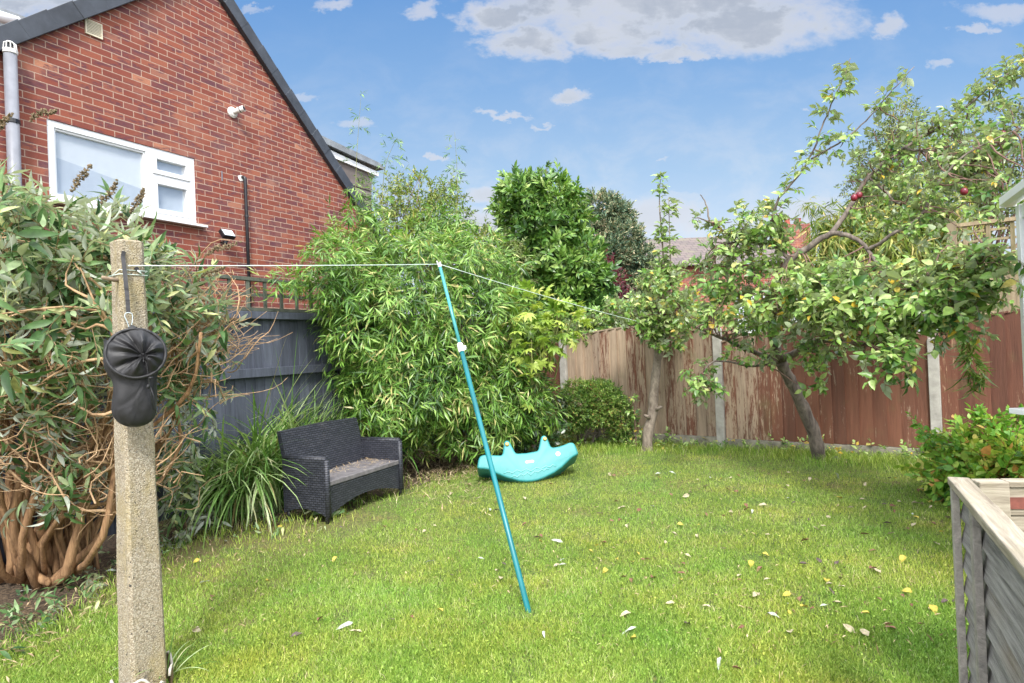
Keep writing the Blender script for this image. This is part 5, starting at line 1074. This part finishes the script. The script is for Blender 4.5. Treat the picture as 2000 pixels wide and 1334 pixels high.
# ---------- purple shrub
m_pur = mat_leaf('purple_leaf', [(.05, .015, .03), (.12, .03, .05), (.24, .06, .07)], stem=(.1, .03, .03), trans=.3)
g = rng(161); b0 = P(1190, 640, 11.6); b0.z = 0; pu = plant('purple_shrub', 'small dark purple leaved shrub between the laurel and the conifer', 'shrub', b0)
cl = fill([blob(1165, 525, 11.6, 22, 30, .3), blob(1188, 545, 11.6, 22, 35, .3), blob(1200, 585, 11.6, 25, 30, .3)], 230, spr_r, g, 1.5, .6, .2, .5, .3, .3, .3, .25); put_local(cl.build('foliage', m_pur), pu)
twigs(pu, 'stem', [b0, b0+Vector((0, 0, 1))], [P(1165, 510, 11.6), P(1190, 530, 11.6), P(1205, 570, 11.6)], g, .02, .005, m_redtwig, 6, .05)

# ---------- fatsia
m_fat = mat_leaf('fatsia_leaf', [(.12, .22, .03), (.25, .38, .06), (.42, .52, .11), (.62, .62, .20)], stem=(.25, .33, .08), rough=.35, trans=.35)
g = rng(171); lb = leaf_tpl(.125, .043, 2, .15, .25, .7)
def palm(g):
    Vs, Ts, ids, st = [], [], [], []; nb = 0
    V = np.array([(-.003, 0, 0), (.003, 0, 0), (.003, .14, .0), (-.003, .14, 0)]); Vs.append(V); Ts.append(np.array([(0, 1, 2), (0, 2, 3)])); ids.append(np.zeros(4)); st.append(np.ones(4)); nb = 4
    for k in range(7):
        a = R(-105+35*k+g.uniform(-5, 5)); s_ = .7+.35*math.cos(a*.7); d = np.array([math.sin(a), math.cos(a), -.12+g.normal(0, .06)]); LV, LT = lb; V = (LV*s_) @ frame(d, np.array([0, 0, 1.])).T + np.array([0, .14, 0]); Vs.append(V); Ts.append(LT+nb); ids.append(np.full(len(V), 1)); st.append(np.zeros(len(V))); nb += len(V)
    return np.concatenate(Vs), np.concatenate(Ts), np.concatenate(ids).astype(int), np.concatenate(st)
spr_f = [palm(g) for _ in range(6)]; b0 = G(1020, 893); fa_ = plant('fatsia', 'fatsia with large yellow-green hand shaped leaves, between bamboo and first fence post', 'shrub', b0)
blf = [blob(1035, 610, 7.4, 55, 45, .35), blob(1085, 640, 7.3, 45, 35, .3), blob(1010, 660, 7.2, 45, 35, .3), blob(1060, 680, 7.2, 45, 25, .3), blob(1090, 620, 7.5, 40, 20, .3)]
cl = fill(blf, 170, spr_f, g, .95, .7, .05, .9, .3, .2, .3, .25, front=.6, wander_=.35); cl = fill([blob(1030, 760, 7.3, 35, 40, .25), blob(1065, 800, 7.5, 20, 30, .2)], 18, spr_f, g, .9, .7, 0, .9, .3, .2, .3, .2, cl); put_local(cl.build('foliage', m_fat), fa_)
tp_, _, _ = scatter(blf, 14, g, .1); twigs(fa_, 'stem', [b0], tp_, g, .018, .008, m_culm, 6, .06, nearest=False)

# ---------- ivy at the foot of the bamboo
m_ivy = mat_leaf('ivy_leaf', [(.022, .055, .018), (.05, .11, .03), (.10, .18, .05)], stem=(.12, .09, .05), rough=.3, trans=.15, spec=.6)
g = rng(181); lf_i = leaf_tpl(.075, .06, 1, .15, .2, .5); spr_i = [sprig(g, .15, 5, lf_i, (.6, 1.1), 65, .1) for _ in range(6)]
b0 = G(1025, 885); iv = plant('ivy', 'dark glossy ivy patch at the foot of the bamboo behind the whale rocker', 'climber', b0)
cl = fill([blob(1000, 845, 7.5, 50, 30, .2), blob(1050, 850, 7.7, 45, 30, .2), blob(960, 860, 7.4, 30, 20, .2), blob(1075, 815, 8.0, 25, 30, .2)], 330, spr_i, g, 1, .5, .2, .4, .3, .2, .02, .25, front=.7); put_local(cl.build('foliage', m_ivy), iv)

# ---------- small rounded bush
m_box = mat_leaf('small_bush_leaf', [(.03, .09, .015), (.09, .19, .03), (.19, .32, .06), (.36, .46, .12), (.36, .18, .07)], stem=(.12, .10, .04), rough=.4, trans=.2, rare=True)
g = rng(191); lf_x = leaf_tpl(.027, .014, 1, .2, .1, .8); spr_x = [sprig(g, .07, 11, lf_x, (.7, 1.1), 55, 0, False, .0012) for _ in range(6)]
b0 = G(1143, 872); bx_ = plant('round_bush', 'small dense rounded bush on a short twisted trunk, in front of first fence post', 'shrub', b0); yb = b0.y
blx = [blob(1135, 790, yb-.15, 45, 35, .3), blob(1175, 785, yb-.15, 42, 36, .3), blob(1205, 815, yb-.1, 28, 32, .22), blob(1115, 815, yb-.1, 26, 28, .22), blob(1165, 770, yb-.15, 38, 24, .28), blob(1218, 838, yb-.1, 14, 22, .14), blob(1125, 762, yb-.1, 22, 16, .18), blob(1160,812,yb-.15,50,18,.25)]
cl = fill(blx, 3900, spr_x, g, 1, .8, .2, .4, .72, .16, .1, .25, front=.4); put_local(cl.build('foliage', m_box), bx_)
q = MB(); A = []
for k in range(5):
    ln = wander(b0+Vector(g.normal(0, .03, 3)*np.array([1, 1, 0])), P(1115+k*24, 800, yb-.1), g, 6, .12); q.tube(ln, taper(.022, .008, 7), 7); A += ln[3:]
put_local(q.build('stem', m_barkd, None, smooth=True), bx_); tp_, _, _ = scatter(blx, 60, g, .7); twigs(bx_, 'twig', A, tp_, g, .006, .002, m_barkd, 4, .1)

# ---------- slim apple tree
m_app = mat_leaf('apple_leaf', [(.045, .12, .022), (.11, .23, .038), (.21, .36, .07), (.34, .47, .14), (.48, .56, .24), (.60, .42, .05)], stem=(.20, .13, .09), rough=.36, trans=.3, back=(.30, .36, .22), spec=.55, rare=True)
g = rng(201); lfa_ = [leaf_tpl(.090, .050, 3, .3, .35, .72, wave=.015), leaf_tpl(.085, .044, 3, .6, .15, .7, wave=.03), leaf_tpl(.092, .048, 3, .15, .6, .75, wave=.02), leaf_tpl(.075, .046, 3, .45, -.15, .7, wave=.02)]; spr_a = [sprig(g, .10, 6, lfa_[i_ % 4], (.5, 1.15), 68, .25, False, .0022, curve=.3) for i_ in range(12)]
lf_s = leaf_tpl(.065, .034, 2, .35, .35, .72); spr_s = [sprig(g, .05, 3, lf_s, (.7, 1.1), 60, .2) for _ in range(6)]
b0 = G(1264, 881); sa_ = plant('slim_apple_tree', 'slim young tree with bare pale trunk and two upright leafy shoots, nearer the bush', 'tree', b0); yb = b0.y
cl = Cloud(); q = MB()
tr0 = smoothline([b0-Vector((0, 0, .05)), P(1265, 850, yb), P(1275, 805, yb), P(1276, 780, yb), P(1281, 730, yb-.02), P(1287, 680, yb-.03), P(1290, 640, yb-.03)], 4)
q.tube(tr0, [max(.044, r_)*(1+.08*math.sin(i*1.7)) for i, r_ in enumerate(taper(.070, .046, len(tr0)))], 12)
for (x_, y_, ox, oy) in ((1281, 800, 12, -6), (1268, 815, -10, -4)): q.tube([P(x_, y_, yb-.05), P(x_+ox, y_+oy, yb-.08)], [.03, .014], 7)
lines = [([(1290, 640, yb-.03), (1296, 560, yb-.1), (1294, 480, yb-.1), (1288, 400, yb-.1), (1290, 345, yb-.1)], .018, .003), ([(1292, 620, yb-.05), (1310, 560, yb-.1), (1308, 470, yb-.15), (1306, 385, yb-.15)], .012, .003), ([(1290, 640, yb-.03), (1260, 600, yb-.2), (1225, 615, yb-.3), (1200, 605, yb-.4)], .012, .004), ([(1290, 640, yb-.03), (1330, 600, yb-.2), (1360, 640, yb-.3)], .012, .004), ([(1290, 640, yb-.03), (1270, 560, yb-.2), (1260, 540, yb-.3)], .012, .004)]
for pts, r0, r1 in lines:
    ln = smoothline(pl(pts), 5); q.tube(ln, taper(r0, r1, len(ln)), 6)
    if pts[-1][1] < 400:
        along(cl, ln, 46, spr_s, g, 1.5, .2, .01, .75, .2)
put_local(q.build('trunk', m_bark, None, smooth=True), sa_)
bls = [blob(1290, 570, yb-.2, 50, 45, .35), blob(1250, 610, yb-.3, 45, 30, .3), blob(1320, 610, yb-.3, 50, 40, .3), blob(1270, 650, yb-.2, 35, 25, .25), blob(1210, 605, yb-.3, 30, 18, .25), blob(1295, 540, yb-.1, 25, 30, .2), blob(1310, 660, yb-.3, 40, 20, .2)]
cl = fill(bls, 430, spr_a, g, 1, .6, .1, .6, .3, .3, .3, .22, cl); put_local(cl.build('crown', m_app), sa_); tp_, _, _ = scatter(bls, 60, g, .5); twigs(sa_, 'branch', tr0[-3:]+[P(1296, 560, yb-.1), P(1260, 600, yb-.2), P(1330, 600, yb-.2)], tp_, g, .008, .002, m_redtwig, 5, .1)
g = rng(202); b0s = G(1243, 876); sk_ = plant('sapling', 'little upright leafy sapling between the rounded bush and slim tree trunk', 'plant', b0s); q = MB(); ln = smoothline([b0s, P(1240, 820, b0s.y), P(1236, 770, b0s.y)], 4); q.tube(ln, taper(.007, .003, len(ln)), 5); put_local(q.build('stem', m_redtwig, None), sk_); cl = Cloud(); along(cl, ln, 18, spr_a, g, .85, .2, .01, .7, .2); put_local(cl.build('foliage', m_app), sk_)

# ---------- main apple tree
g = rng(211); b0 = G(1600, 896); ap = plant('apple_tree', 'wide spreading apple tree with dark leaning trunk and red apples, right', 'tree', b0)
T0 = [b0-Vector((0, 0, .05)), P(1592, 855, 6.78), P(1567, 792, 6.74), P(1547, 748, 6.7), P(1524, 705, 6.65)]
L = {}
L['t'] = (T0, .075, .058)
L['1'] = (pl([(1524, 705, 6.65), (1480, 690, 6.6), (1420, 665, 6.4), (1360, 640, 6.2)]), .035, .008)
L['2'] = (pl([(1524, 705, 6.65), (1508, 640, 6.5), (1512, 570, 6.2), (1540, 512, 6.0), (1580, 483, 5.9), (1622, 457, 5.8), (1660, 461, 5.7), (1695, 488, 5.6), (1725, 540, 5.4)]), .05, .012)
L['3'] = (pl([(1622, 457, 5.8), (1660, 405, 5.8), (1697, 345, 5.8), (1765, 290, 5.7), (1850, 238, 5.6), (1935, 168, 5.5), (2020, 110, 5.4)]), .026, .005)
L['4'] = (pl([(1546, 508, 6.0), (1505, 478, 6.1), (1455, 472, 6.2), (1400, 480, 6.2)]), .022, .01); L['4b'] = (pl([(1440, 472, 6.2), (1390, 435, 6.2), (1352, 424, 6.2)]), .012, .004); L['4c'] = (pl([(1385, 432, 6.2), (1380, 405, 6.2), (1368, 380, 6.2)]), .01, .004)
L['5'] = (pl([(1505, 478, 6.1), (1515, 400, 5.9), (1562, 340, 5.8), (1590, 290, 5.7), (1615, 225, 5.7), (1640, 170, 5.6), (1662, 112, 5.6)]), .014, .003)
L['6'] = (pl([(1585, 310, 5.8), (1650, 272, 5.7), (1700, 225, 5.6), (1745, 175, 5.5), (1785, 130, 5.5)]), .009, .003)
L['7'] = (pl([(1695, 488, 5.6), (1740, 460, 5.4), (1795, 425, 5.3), (1830, 360, 5.2), (1890, 300, 5.1), (1990, 250, 5.0)]), .018, .006)
L['8'] = (pl([(1524, 705, 6.65), (1600, 665, 6.2), (1700, 615, 5.5), (1800, 585, 5.0), (1900, 570, 4.7)]), .042, .01)
L['9'] = (pl([(1600, 665, 6.2), (1680, 670, 5.3), (1730, 690, 4.8)]), .02, .006)
L['10'] = (pl([(1700, 615, 5.5), (1780, 560, 5.0), (1880, 510, 4.7), (1960, 510, 4.5)]), .022, .006)
L['11'] = (pl([(1524, 705, 6.65), (1470, 715, 6.5), (1400, 705, 6.3), (1370, 730, 6.2)]), .016, .005)
L['12'] = (pl([(1765, 290, 5.7), (1830, 300, 5.4), (1930, 330, 5.2)]), .012, .004)
L['13'] = (pl([(1697, 345, 5.8), (1760, 400, 5.6), (1850, 420, 5.3)]), .012, .004)
q = MB(); A = []
for k, (pts, r0, r1) in L.items():
    ln = smoothline(pts, 5); ln = [p+Vector(g.normal(0, .004, 3)) for p in ln]; q.tube(ln, [r*(1+.06*math.sin(i*2.1)) for i, r in enumerate(taper(r0, r1, len(ln)))], 10 if r0 > .03 else 7)
    L[k] = ln
    if k != 't': A += ln[3:]
put_local(q.build('trunk', m_barkd, None, smooth=True), ap)
cl = Cloud()
for k, n_ in (('3', 110), ('5', 52), ('6', 28), ('7', 60), ('12', 40), ('13', 40), ('10', 50), ('8', 60), ('4b', 10)): along(cl, L[k], n_, spr_a if k not in '56' else spr_s, g, .9 if k not in '56' else 1.35, .22, .05, .75, .25 if k not in '56' else .1)
bla = [blob(1450, 600, 6.3, 110, 55, .45), blob(1480, 440, 6.1, 75, 42, .35), blob(1410, 530, 6.3, 70, 55, .4), blob(1560, 600, 5.9, 110, 55, .45), blob(1640, 560, 5.6, 110, 45, .4), blob(1740, 560, 5.2, 120, 50, .4), blob(1850, 565, 4.9, 100, 50, .4), blob(1700, 635, 5.2, 110, 42, .4), blob(1830, 620, 4.8, 70, 32, .3), blob(1742, 705, 4.7, 38, 34, .15), blob(1372, 745, 6.2, 30, 40, .15), blob(1470, 690, 6.4, 60, 14, .2), blob(1600, 690, 6.1, 70, 24, .3), blob(1900, 510, 4.6, 60, 30, .3), blob(1500, 500, 6.1, 70, 40, .35), blob(1590,735,6.2,14,30,.1),
       blob(1430, 475, 6.2, 40, 40, .3)]
cl = fill(bla, 1150, spr_a, g, 1.0, .5, .05, .8, .2, .3, .3, .22, cl, front=.25)
blu = [blob(1740, 400, 5.7, 80, 55, .45), blob(1850, 330, 5.4, 95, 65, .45), blob(1950, 260, 5.3, 80, 60, .45), blob(1840, 430, 5.1, 60, 35, .4), blob(1700, 320, 5.8, 45, 40, .3), blob(1960, 370, 5.1, 60, 60, .4), blob(1800, 250, 5.6, 60, 30, .3), blob(1960, 170, 5.5, 50, 40, .3), blob(1620, 300, 5.8, 30, 22, .2)]
big = [blob(1760, 590, 4.9, 110, 45, .35), blob(1860, 590, 4.7, 90, 40, .3), blob(1660, 610, 5.1, 90, 45, .35), blob(1745, 700, 4.6, 30, 30, .12), blob(1910, 540, 4.6, 50, 35, .25), blob(1590, 570, 5.5, 90, 45, .3), blob(1860, 645, 4.7, 60, 20, .2)]
cl = fill(big, 330, spr_a, g, 1.18, .5, .05, .9, .2, .3, .3, .25, cl, front=.4)
cl = fill(blu, 320, spr_a, g, .85, .5, .05, .8, .15, .35, .3, .22, cl)
put_local(cl.build('crown', m_app), ap)
tp_, _, _ = scatter(bla+blu, 330, g, .4); twigs(ap, 'branch', A, tp_, g, .009, .0022, m_redtwig, 5, .1)
m_red = mat_simple('red_apple', (.16, .010, .022), .3, var=.25, scale=20)
for px_, py_, z_ in ((1668, 386, 5.5), (1678, 381, 5.5), (1593, 625, 5.5), (1883, 374, 5.0), (1958, 262, 5.2)):
    c_ = P(px_, py_, z_); q = MB(); q.lathe([(.002, -.024), (.014, -.030), (.025, -.018), (.028, .0), (.025, .018), (.016, .027), (.004, .022)], 16, c_); q.tube([c_+Vector((0, 0, .02)), c_+Vector((.004, 0, .045))], .0015, 4); put_local(q.build('apple', m_red, None, smooth=True), ap)

# ---------- big drooping bamboo behind the apple tree
m_bam2 = mat_leaf('large_bamboo_leaf', [(.045, .09, .02), (.11, .18, .03), (.22, .30, .06), (.42, .42, .12), (.55, .42, .16)], stem=(.25, .25, .08), rough=.4, trans=.35)
g = rng(221); lf_d = leaf_tpl(.20, .026, 2, .3, .45, .5); spr_d = [sprig(g, .2, 7, lf_d, (.6, 1.15), 35, .7, False, .0018, curve=.3) for _ in range(8)]
b0 = P(1680, 640, 8.2); b0.z = 0; db = plant('tall_bamboo', 'tall yellowing bamboo with long drooping leaves behind the board fence', 'bamboo', b0)
bld = [blob(1650, 440, 8.3, 70, 40, .6), blob(1620, 500, 8.2, 70, 60, .6), blob(1720, 400, 8.4, 70, 55, .6), blob(1720, 490, 8.2, 80, 60, .6), blob(1800, 430, 8.3, 70, 60, .6), blob(1580, 540, 8.1, 40, 40, .4), blob(1660, 560, 8.1, 90, 50, .5), blob(1790,520,8.0,70,60,.5)]
cl = fill(bld, 1700, spr_d, g, 1.0, .5, -.6, .5, .4, .3, .3, .25, front=.5)
q = MB()
for k in range(24):
    tb = bld[g.integers(0, len(bld))]; q.tube(wander(b0+Vector((g.normal(0, .35), g.normal(0, .2), 0)), Vector(tb[0])+Vector(g.normal(0, .2, 3)), g, 6, .05), taper(.014, .005, 7), 5)
for tl_ in (((1740, 380, 8.4), (1735, 300, 8.4), (1762, 190, 8.4)), ((1640, 430, 8.3), (1600, 400, 8.3), (1570, 395, 8.2)), ((1780, 380, 8.4), (1800, 300, 8.4), (1840, 250, 8.4))):
    ln = smoothline(pl(tl_), 5); q.tube(ln, taper(.008, .002, len(ln)), 5); along(cl, ln, 24, spr_d, g, .6, .2, .05, .6)
put_local(q.build('stem', m_culm, None, smooth=True), db); put_local(cl.build('foliage', m_bam2), db)
# its sprig hanging over the fence
g = rng(222); hb = P(1900, 620, 5.4); b0 = P(1880, 630, 5.5); cl = Cloud(); cl = fill([blob(1895, 660, 5.35, 18, 34, .08), blob(1905, 712, 5.35, 22, 20, .08)], 26, spr_d, g, .8, .2, -1.6, .4, .1, .2, .3, .15, wander_=.25)
for T_ in cl.r: T_ *= .4
hs = plant('bamboo_spray', 'dark green bamboo spray drooping over the brown fence near the last concrete post', 'plant', b0); put_local(cl.build('foliage', m_bam2), hs); q = MB(); q.tube(smoothline([P(1860, 600, 5.7), P(1880, 625, 5.45), P(1893, 665, 5.35), P(1905, 710, 5.33)], 4), .004, 5); put_local(q.build('stem', m_culm, None), hs)

# ---------- small leaved trees, far right
m_bg = mat_leaf('far_tree_leaf', [(.05, .08, .025), (.12, .18, .05), (.22, .29, .09), (.34, .37, .15)], stem=(.16, .10, .08), rough=.5, trans=.25)
g = rng(231); lf_g = leaf_tpl(.06, .028, 1, .2, .2, .8); spr_g = [sprig(g, .18, 10, lf_g, (.7, 1.1), 60, .15, False, .0022) for _ in range(6)]
for (bs, blg, n_, lab) in ((P(1930, 640, 9.6), [blob(1900, 300, 9.6, 100, 70, .8), blob(1970, 330, 9.5, 90, 90, .8), blob(1860, 370, 9.5, 90, 60, .8), blob(1800, 300, 9.8, 60, 50, .6), blob(1980, 240, 9.6, 60, 50, .6), blob(1960, 420, 9.3, 70, 40, .8)], 820, 'pale green small leaved tree behind the tall trellis fence, far right'),
                           (P(1780, 640, 11), [blob(1730, 300, 11, 40, 70, .6), blob(1760, 250, 11, 30, 50, .5), blob(1700, 360, 11, 45, 50, .5)], 420, 'thin upright pale tree behind the yellowing bamboo')):
    bs.z = 0; tr_o = plant('background_tree', lab, 'tree', bs, ); cl = fill(blg, n_, spr_g, g, 1.1, .6, .2, .5, .25, .4, .3, .22); put_local(cl.build('crown', m_bg), tr_o)
    tr0 = smoothline([bs, bs+Vector((.05, 0, 1.5)), Vector(blg[0][0])], 4); q = MB(); q.tube(tr0, taper(.09, .02, len(tr0)), 8); put_local(q.build('trunk', m_barkd, None, smooth=True), tr_o); tp_, _, _ = scatter(blg, 60, g, .5); twigs(tr_o, 'branch', tr0[4:], tp_, g, .02, .004, m_redtwig, 5, .08)

# ---------- shrubs showing over the first fence bay
g = rng(241)
for nm, lab, bs, blg, mt, n_, vs_ in (('leafy_shrub', 'light green leafy shrub just over the left end of the board fence', P(1180, 680, 9.3), [blob(1170, 635, 9.2, 60, 25, .35), blob(1215, 610, 9.3, 40, 22, .3), blob(1140, 650, 9.0, 30, 18, .25)], m_app, 330, spr_a),
                                     ('golden_shrub', 'golden yellow small leaved shrub behind the fence between the two apple trees', P(1335, 680, 8.9), [blob(1335, 610, 8.9, 28, 16, .25), blob(1380, 625, 8.8, 30, 14, .25)], m_fat, 160, spr_r),
                                     ('mixed_hedge', 'mixed green hedge behind the middle of the board fence', P(1480, 660, 8.6), [blob(1420, 640, 8.8, 60, 22, .4), blob(1520, 630, 8.5, 70, 22, .4), blob(1640, 610, 8.3, 80, 30, .4)], m_bg, 420, spr_g),
                                     ('pale_shrub', 'small pinkish green shrub rising between bamboo and laurel', P(980, 620, 9.4), [blob(970, 500, 9.4, 30, 40, .3), blob(1000, 545, 9.3, 35, 35, .3), blob(1010, 510, 9.4, 20, 30, .25)], m_bg, 260, spr_g)):
    bs.z = 0; so = plant(nm, lab, 'shrub', bs); cl = fill(blg, n_, vs_, g, 1, .6, .2, .5, .3, .3, .3, .25); put_local(cl.build('foliage', mt), so); tp_, _, _ = scatter(blg, 20, g, .3); twigs(so, 'stem', [bs], tp_, g, .012, .004, m_redtwig, 5, .05)

# ---------- yellowing shrub, right
m_hyp = mat_leaf('yellowing_leaf', [(.06, .17, .02), (.14, .32, .04), (.24, .43, .06), (.38, .50, .09), (.56, .52, .13), (.58, .28, .09)], stem=(.28, .10, .06), rough=.42, trans=.3, rare=True)
g = rng(251); lf_h = leaf_tpl(.082, .046, 2, .15, .15, .78); spr_h = [sprig(g, .22, 12, lf_h, (.75, 1.1), 70, .15, True, .002, upmix=1.2) for _ in range(8)]
b0 = G(1935, 985); hy = plant('yellowing_shrub', 'low spreading shrub with green, yellow and orange leaves beside the low fence', 'shrub', b0)
blh = [blob(1935, 905, 4.9, 66, 38, .45), blob(1870, 922, 4.9, 34, 28, .3), blob(1990, 902, 4.7, 60, 44, .4), blob(1910, 872, 5.1, 28, 18, .3), blob(1960, 940, 4.6, 80, 40, .4), blob(1868, 945, 4.9, 26, 20, .25)]
cl = fill(blh, 460, spr_h, g, 1.0, .8, .15, .9, .4, .25, .05, .22, front=.4)
q = MB()
for tl_ in (((1930, 930, 4.9), (1870, 870, 4.9), (1800, 843, 4.9)), ((1940, 900, 5), (1925, 840, 5), (1918, 822, 5)), ((1960, 900, 4.8), (1975, 830, 4.8), (1990, 818, 4.8))):
    ln = smoothline(pl(tl_), 5); q = MB(); q.tube(ln, taper(.005, .002, len(ln)), 5); put_local(q.build('branch', m_redtwig, None, smooth=True), hy); along(cl, ln, 12, spr_h, g, .7, .15, .01, .5, .4, np.full(12, .25))
tp_, _, _ = scatter(blh, 46, g, .4); twigs(hy, 'stem', [b0, b0+Vector((.1, -.1, 0)), b0+Vector((-.15, 0, 0))], tp_, g, .006, .002, m_redtwig, 5, .1, nearest=False); put_local(cl.build('foliage', m_hyp), hy)

# ---------- climbers and weeds along the fence foot
g = rng(261)
for (px_, py0, py1, lab) in ((1322, 862, 800, 'small bindweed climbing the peeling fence boards near the second post'), (1466, 870, 820, 'tiny weed sprouting at the fence foot right of the middle post')):
    b0 = G(px_, py0); b0.y -= .0; ww_ = plant('weed', lab, 'plant', b0); ln = smoothline([b0, P(px_-3, (py0+py1)/2, b0.y+.02), P(px_+2, py1, b0.y+.03)], 4); q = MB(); q.tube(ln, .003, 4); put_local(q.build('stem', m_redtwig, None), ww_); cl = Cloud(); along(cl, ln, 9, spr_i, g, .7, .2, .01, .7); put_local(cl.build('foliage', m_app), ww_)
cl = Cloud(); k = 560; px = np.concatenate([g.uniform(1230, 1560, 320), g.uniform(1560, 1850, 110), g.uniform(1080, 1240, 130)]); E = np.interp(px, [p[0] for p in EDGE], [p[1] for p in EDGE]); py = E + g.normal(-6, 7, k)
pos = np.array([tuple(G(a_, b_)) for a_, b_ in zip(px, py)]); pos[:, 2] = g.uniform(.01, .13, k); cl.put(spr_i[:3]+spr_s, pos, unit(g.normal(0, .6, (k, 3))+np.array([0, 0, .6])), np.array([0, -.3, 1.]), g.uniform(.5, 1.0, k), g, np.clip(g.normal(.55, .2, k), 0, 1), .2)
tag(cl.build('ground_weeds', m_app), 'low mixed weeds along the foot of the board fence', 'weeds', kind='stuff')
cl = Cloud(); k = 120; px = g.uniform(-20, 700, k); E = np.interp(px, [p[0] for p in EDGE], [p[1] for p in EDGE]); py = E + g.normal(-18, 20, k)
pos = np.array([tuple(G(a_, b_)) for a_, b_ in zip(px, py)]); pos[:, 2] = g.uniform(.01, .06, k); cl.put(spr_b2[:3]+spr_i[:2], pos, unit(g.normal(0, .7, (k, 3))+np.array([0, 0, .35])), np.array([0, -.3, 1.]), g.uniform(.4, .9, k), g, np.clip(g.normal(.4, .2, k), 0, 1), .2)
tag(cl.build('bed_weeds', m_bud), 'low leafy growth on the dark soil under the left shrubs', 'weeds', kind='stuff')

# ---------- litter
g = rng(271)
px = np.concatenate([g.normal(850, 45, 900), g.normal(905, 25, 300), g.uniform(600, 960, 400)]); py = np.concatenate([g.normal(915, 16, 900), g.normal(905, 12, 300), g.normal(950, 22, 400)])
c_ = np.array([tuple(G(a_, b_)) for a_, b_ in zip(px, py)]); V_, T_, r_ = slivers(c_, len(c_), g, .03, .14, .004, .03, .3)
px = g.uniform(-50, 620, 700); E = np.interp(px, [p[0] for p in EDGE], [p[1] for p in EDGE]); py = E + g.normal(-10, 30, 700); c2 = np.array([tuple(G(a_, b_)) for a_, b_ in zip(px, py)]); V2_, T2_, r2_ = slivers(c2, 700, g, .02, .09, .004, .02, .25)
px = g.uniform(350, 1870, 1300); py = 900+380*g.random(1300)**1.3; c3 = np.array([tuple(G(a_, b_)) for a_, b_ in zip(px, py)]); c3[:, 2] += .012; V3_, T3_, r3_ = slivers(c3, 1300, g, .012, .045, .0035, .014, .3)
tag(np_mesh('leaf_litter', np.concatenate([V_, V2_, V3_]), np.concatenate([T_, T2_+len(V_), T3_+len(V_)+len(V2_)]), m_straw, None, {'rnd': np.concatenate([r_, r2_*.6, r3_*.7]), 'stem': np.concatenate([np.zeros(len(V_)+len(V2_)), (np.repeat(g.random(1300), 4) < .4)*1.0])}), 'straw coloured dead leaf scraps and stems strewn under the bamboo and over the lawn', 'leaf litter', kind='stuff')
# fallen leaves: each its own thing
kinds = []
for nm, cc, lab, Lw in (('pale', (.42, .36, .24), 'curled pale cream fallen leaf lying on the lawn', (.075, .034)), ('brown', (.19, .09, .055), 'dry red-brown fallen leaf lying on the lawn', (.06, .03)), ('yellow', (.46, .37, .06), 'yellow fallen leaf lying on the lawn', (.055, .036)), ('silver', (.40, .43, .37), 'long silvery fallen leaf lying on the lawn', (.085, .022)), ('dark', (.09, .06, .06), 'dark shrivelled fallen leaf lying on the lawn', (.06, .026))):
    mt = mat_simple(nm+'_dead_leaf', cc, .7, var=.2, scale=60); 
    for vv in range(2):
        V_, T_ = leaf_tpl(Lw[0], Lw[1], 3, g.uniform(.4, .8), g.uniform(-.1, .25), .75, wave=.03); V_ = V_-V_.mean(0); me = bpy.data.meshes.new('fallen_leaf'); me.from_pydata(V_.tolist(), [], T_.tolist()); me.materials.append(mt); kinds.append((me, lab))
spots = [(840, 1103, 6), (940, 1098, 6), (1100, 1105, 6), (1098, 1096, 6), (1087, 1108, 6), (1088, 1058, 7), (1236, 1102, 4), (1063, 1255, 6), (1445, 1132, 0), (1475, 1170, 0), (1625, 1165, 8), (1790, 1020, 4), (1415, 1078, 0), (1500, 1053, 0), (1595, 1045, 1), (1690, 1057, 2), (1380, 1012, 2), (1048, 1050, 8), (1340, 973, 0), (1600, 1105, 8), (1570, 1110, 9), (1635, 1110, 8), (1650, 1120, 9), (1658, 1232, 0), (1688, 1240, 0), (1845, 1183, 8), (1865, 1180, 8), (1735, 1225, 2), (1405, 1305, 7), (1440, 1315, 3), (1212, 1015, 3), (1195, 1017, 2), (400, 1140, 6), (390, 1085, 1), (484, 1037, 6), (50, 1155, 6), (220, 1118, 7), (580, 1255, 9), (1690, 1000, 1), (1540, 925, 0), (1785, 1035, 0), (1800, 990, 1)]
g2 = rng(281)
for _ in range(190):
    x_ = g2.uniform(1150, 1860) if g2.random() < .75 else g2.uniform(380, 1150); y_ = 930 + 330*g2.random()**1.6; spots.append((x_, y_, int(g2.choice([0, 1, 2, 3, 4, 5, 6, 8], p=[.2, .15, .15, .15, .12, .08, .08, .07]))))
for x_, y_, k_ in spots:
    me, lab = kinds[k_]; p = G(x_, y_); o = bpy.data.objects.new('fallen_leaf', me); COL.objects.link(o); o.location = (p.x, p.y, gz(p.x, p.y)+.022+g2.uniform(0, .006)); o.rotation_euler = (g2.normal(0, .3), g2.normal(0, .3), g2.uniform(0, 6.28)); s_ = g2.uniform(.5, 1.1); o.scale = (s_,)*3; tag(o, lab, 'leaf', 'fallen leaves on the lawn')
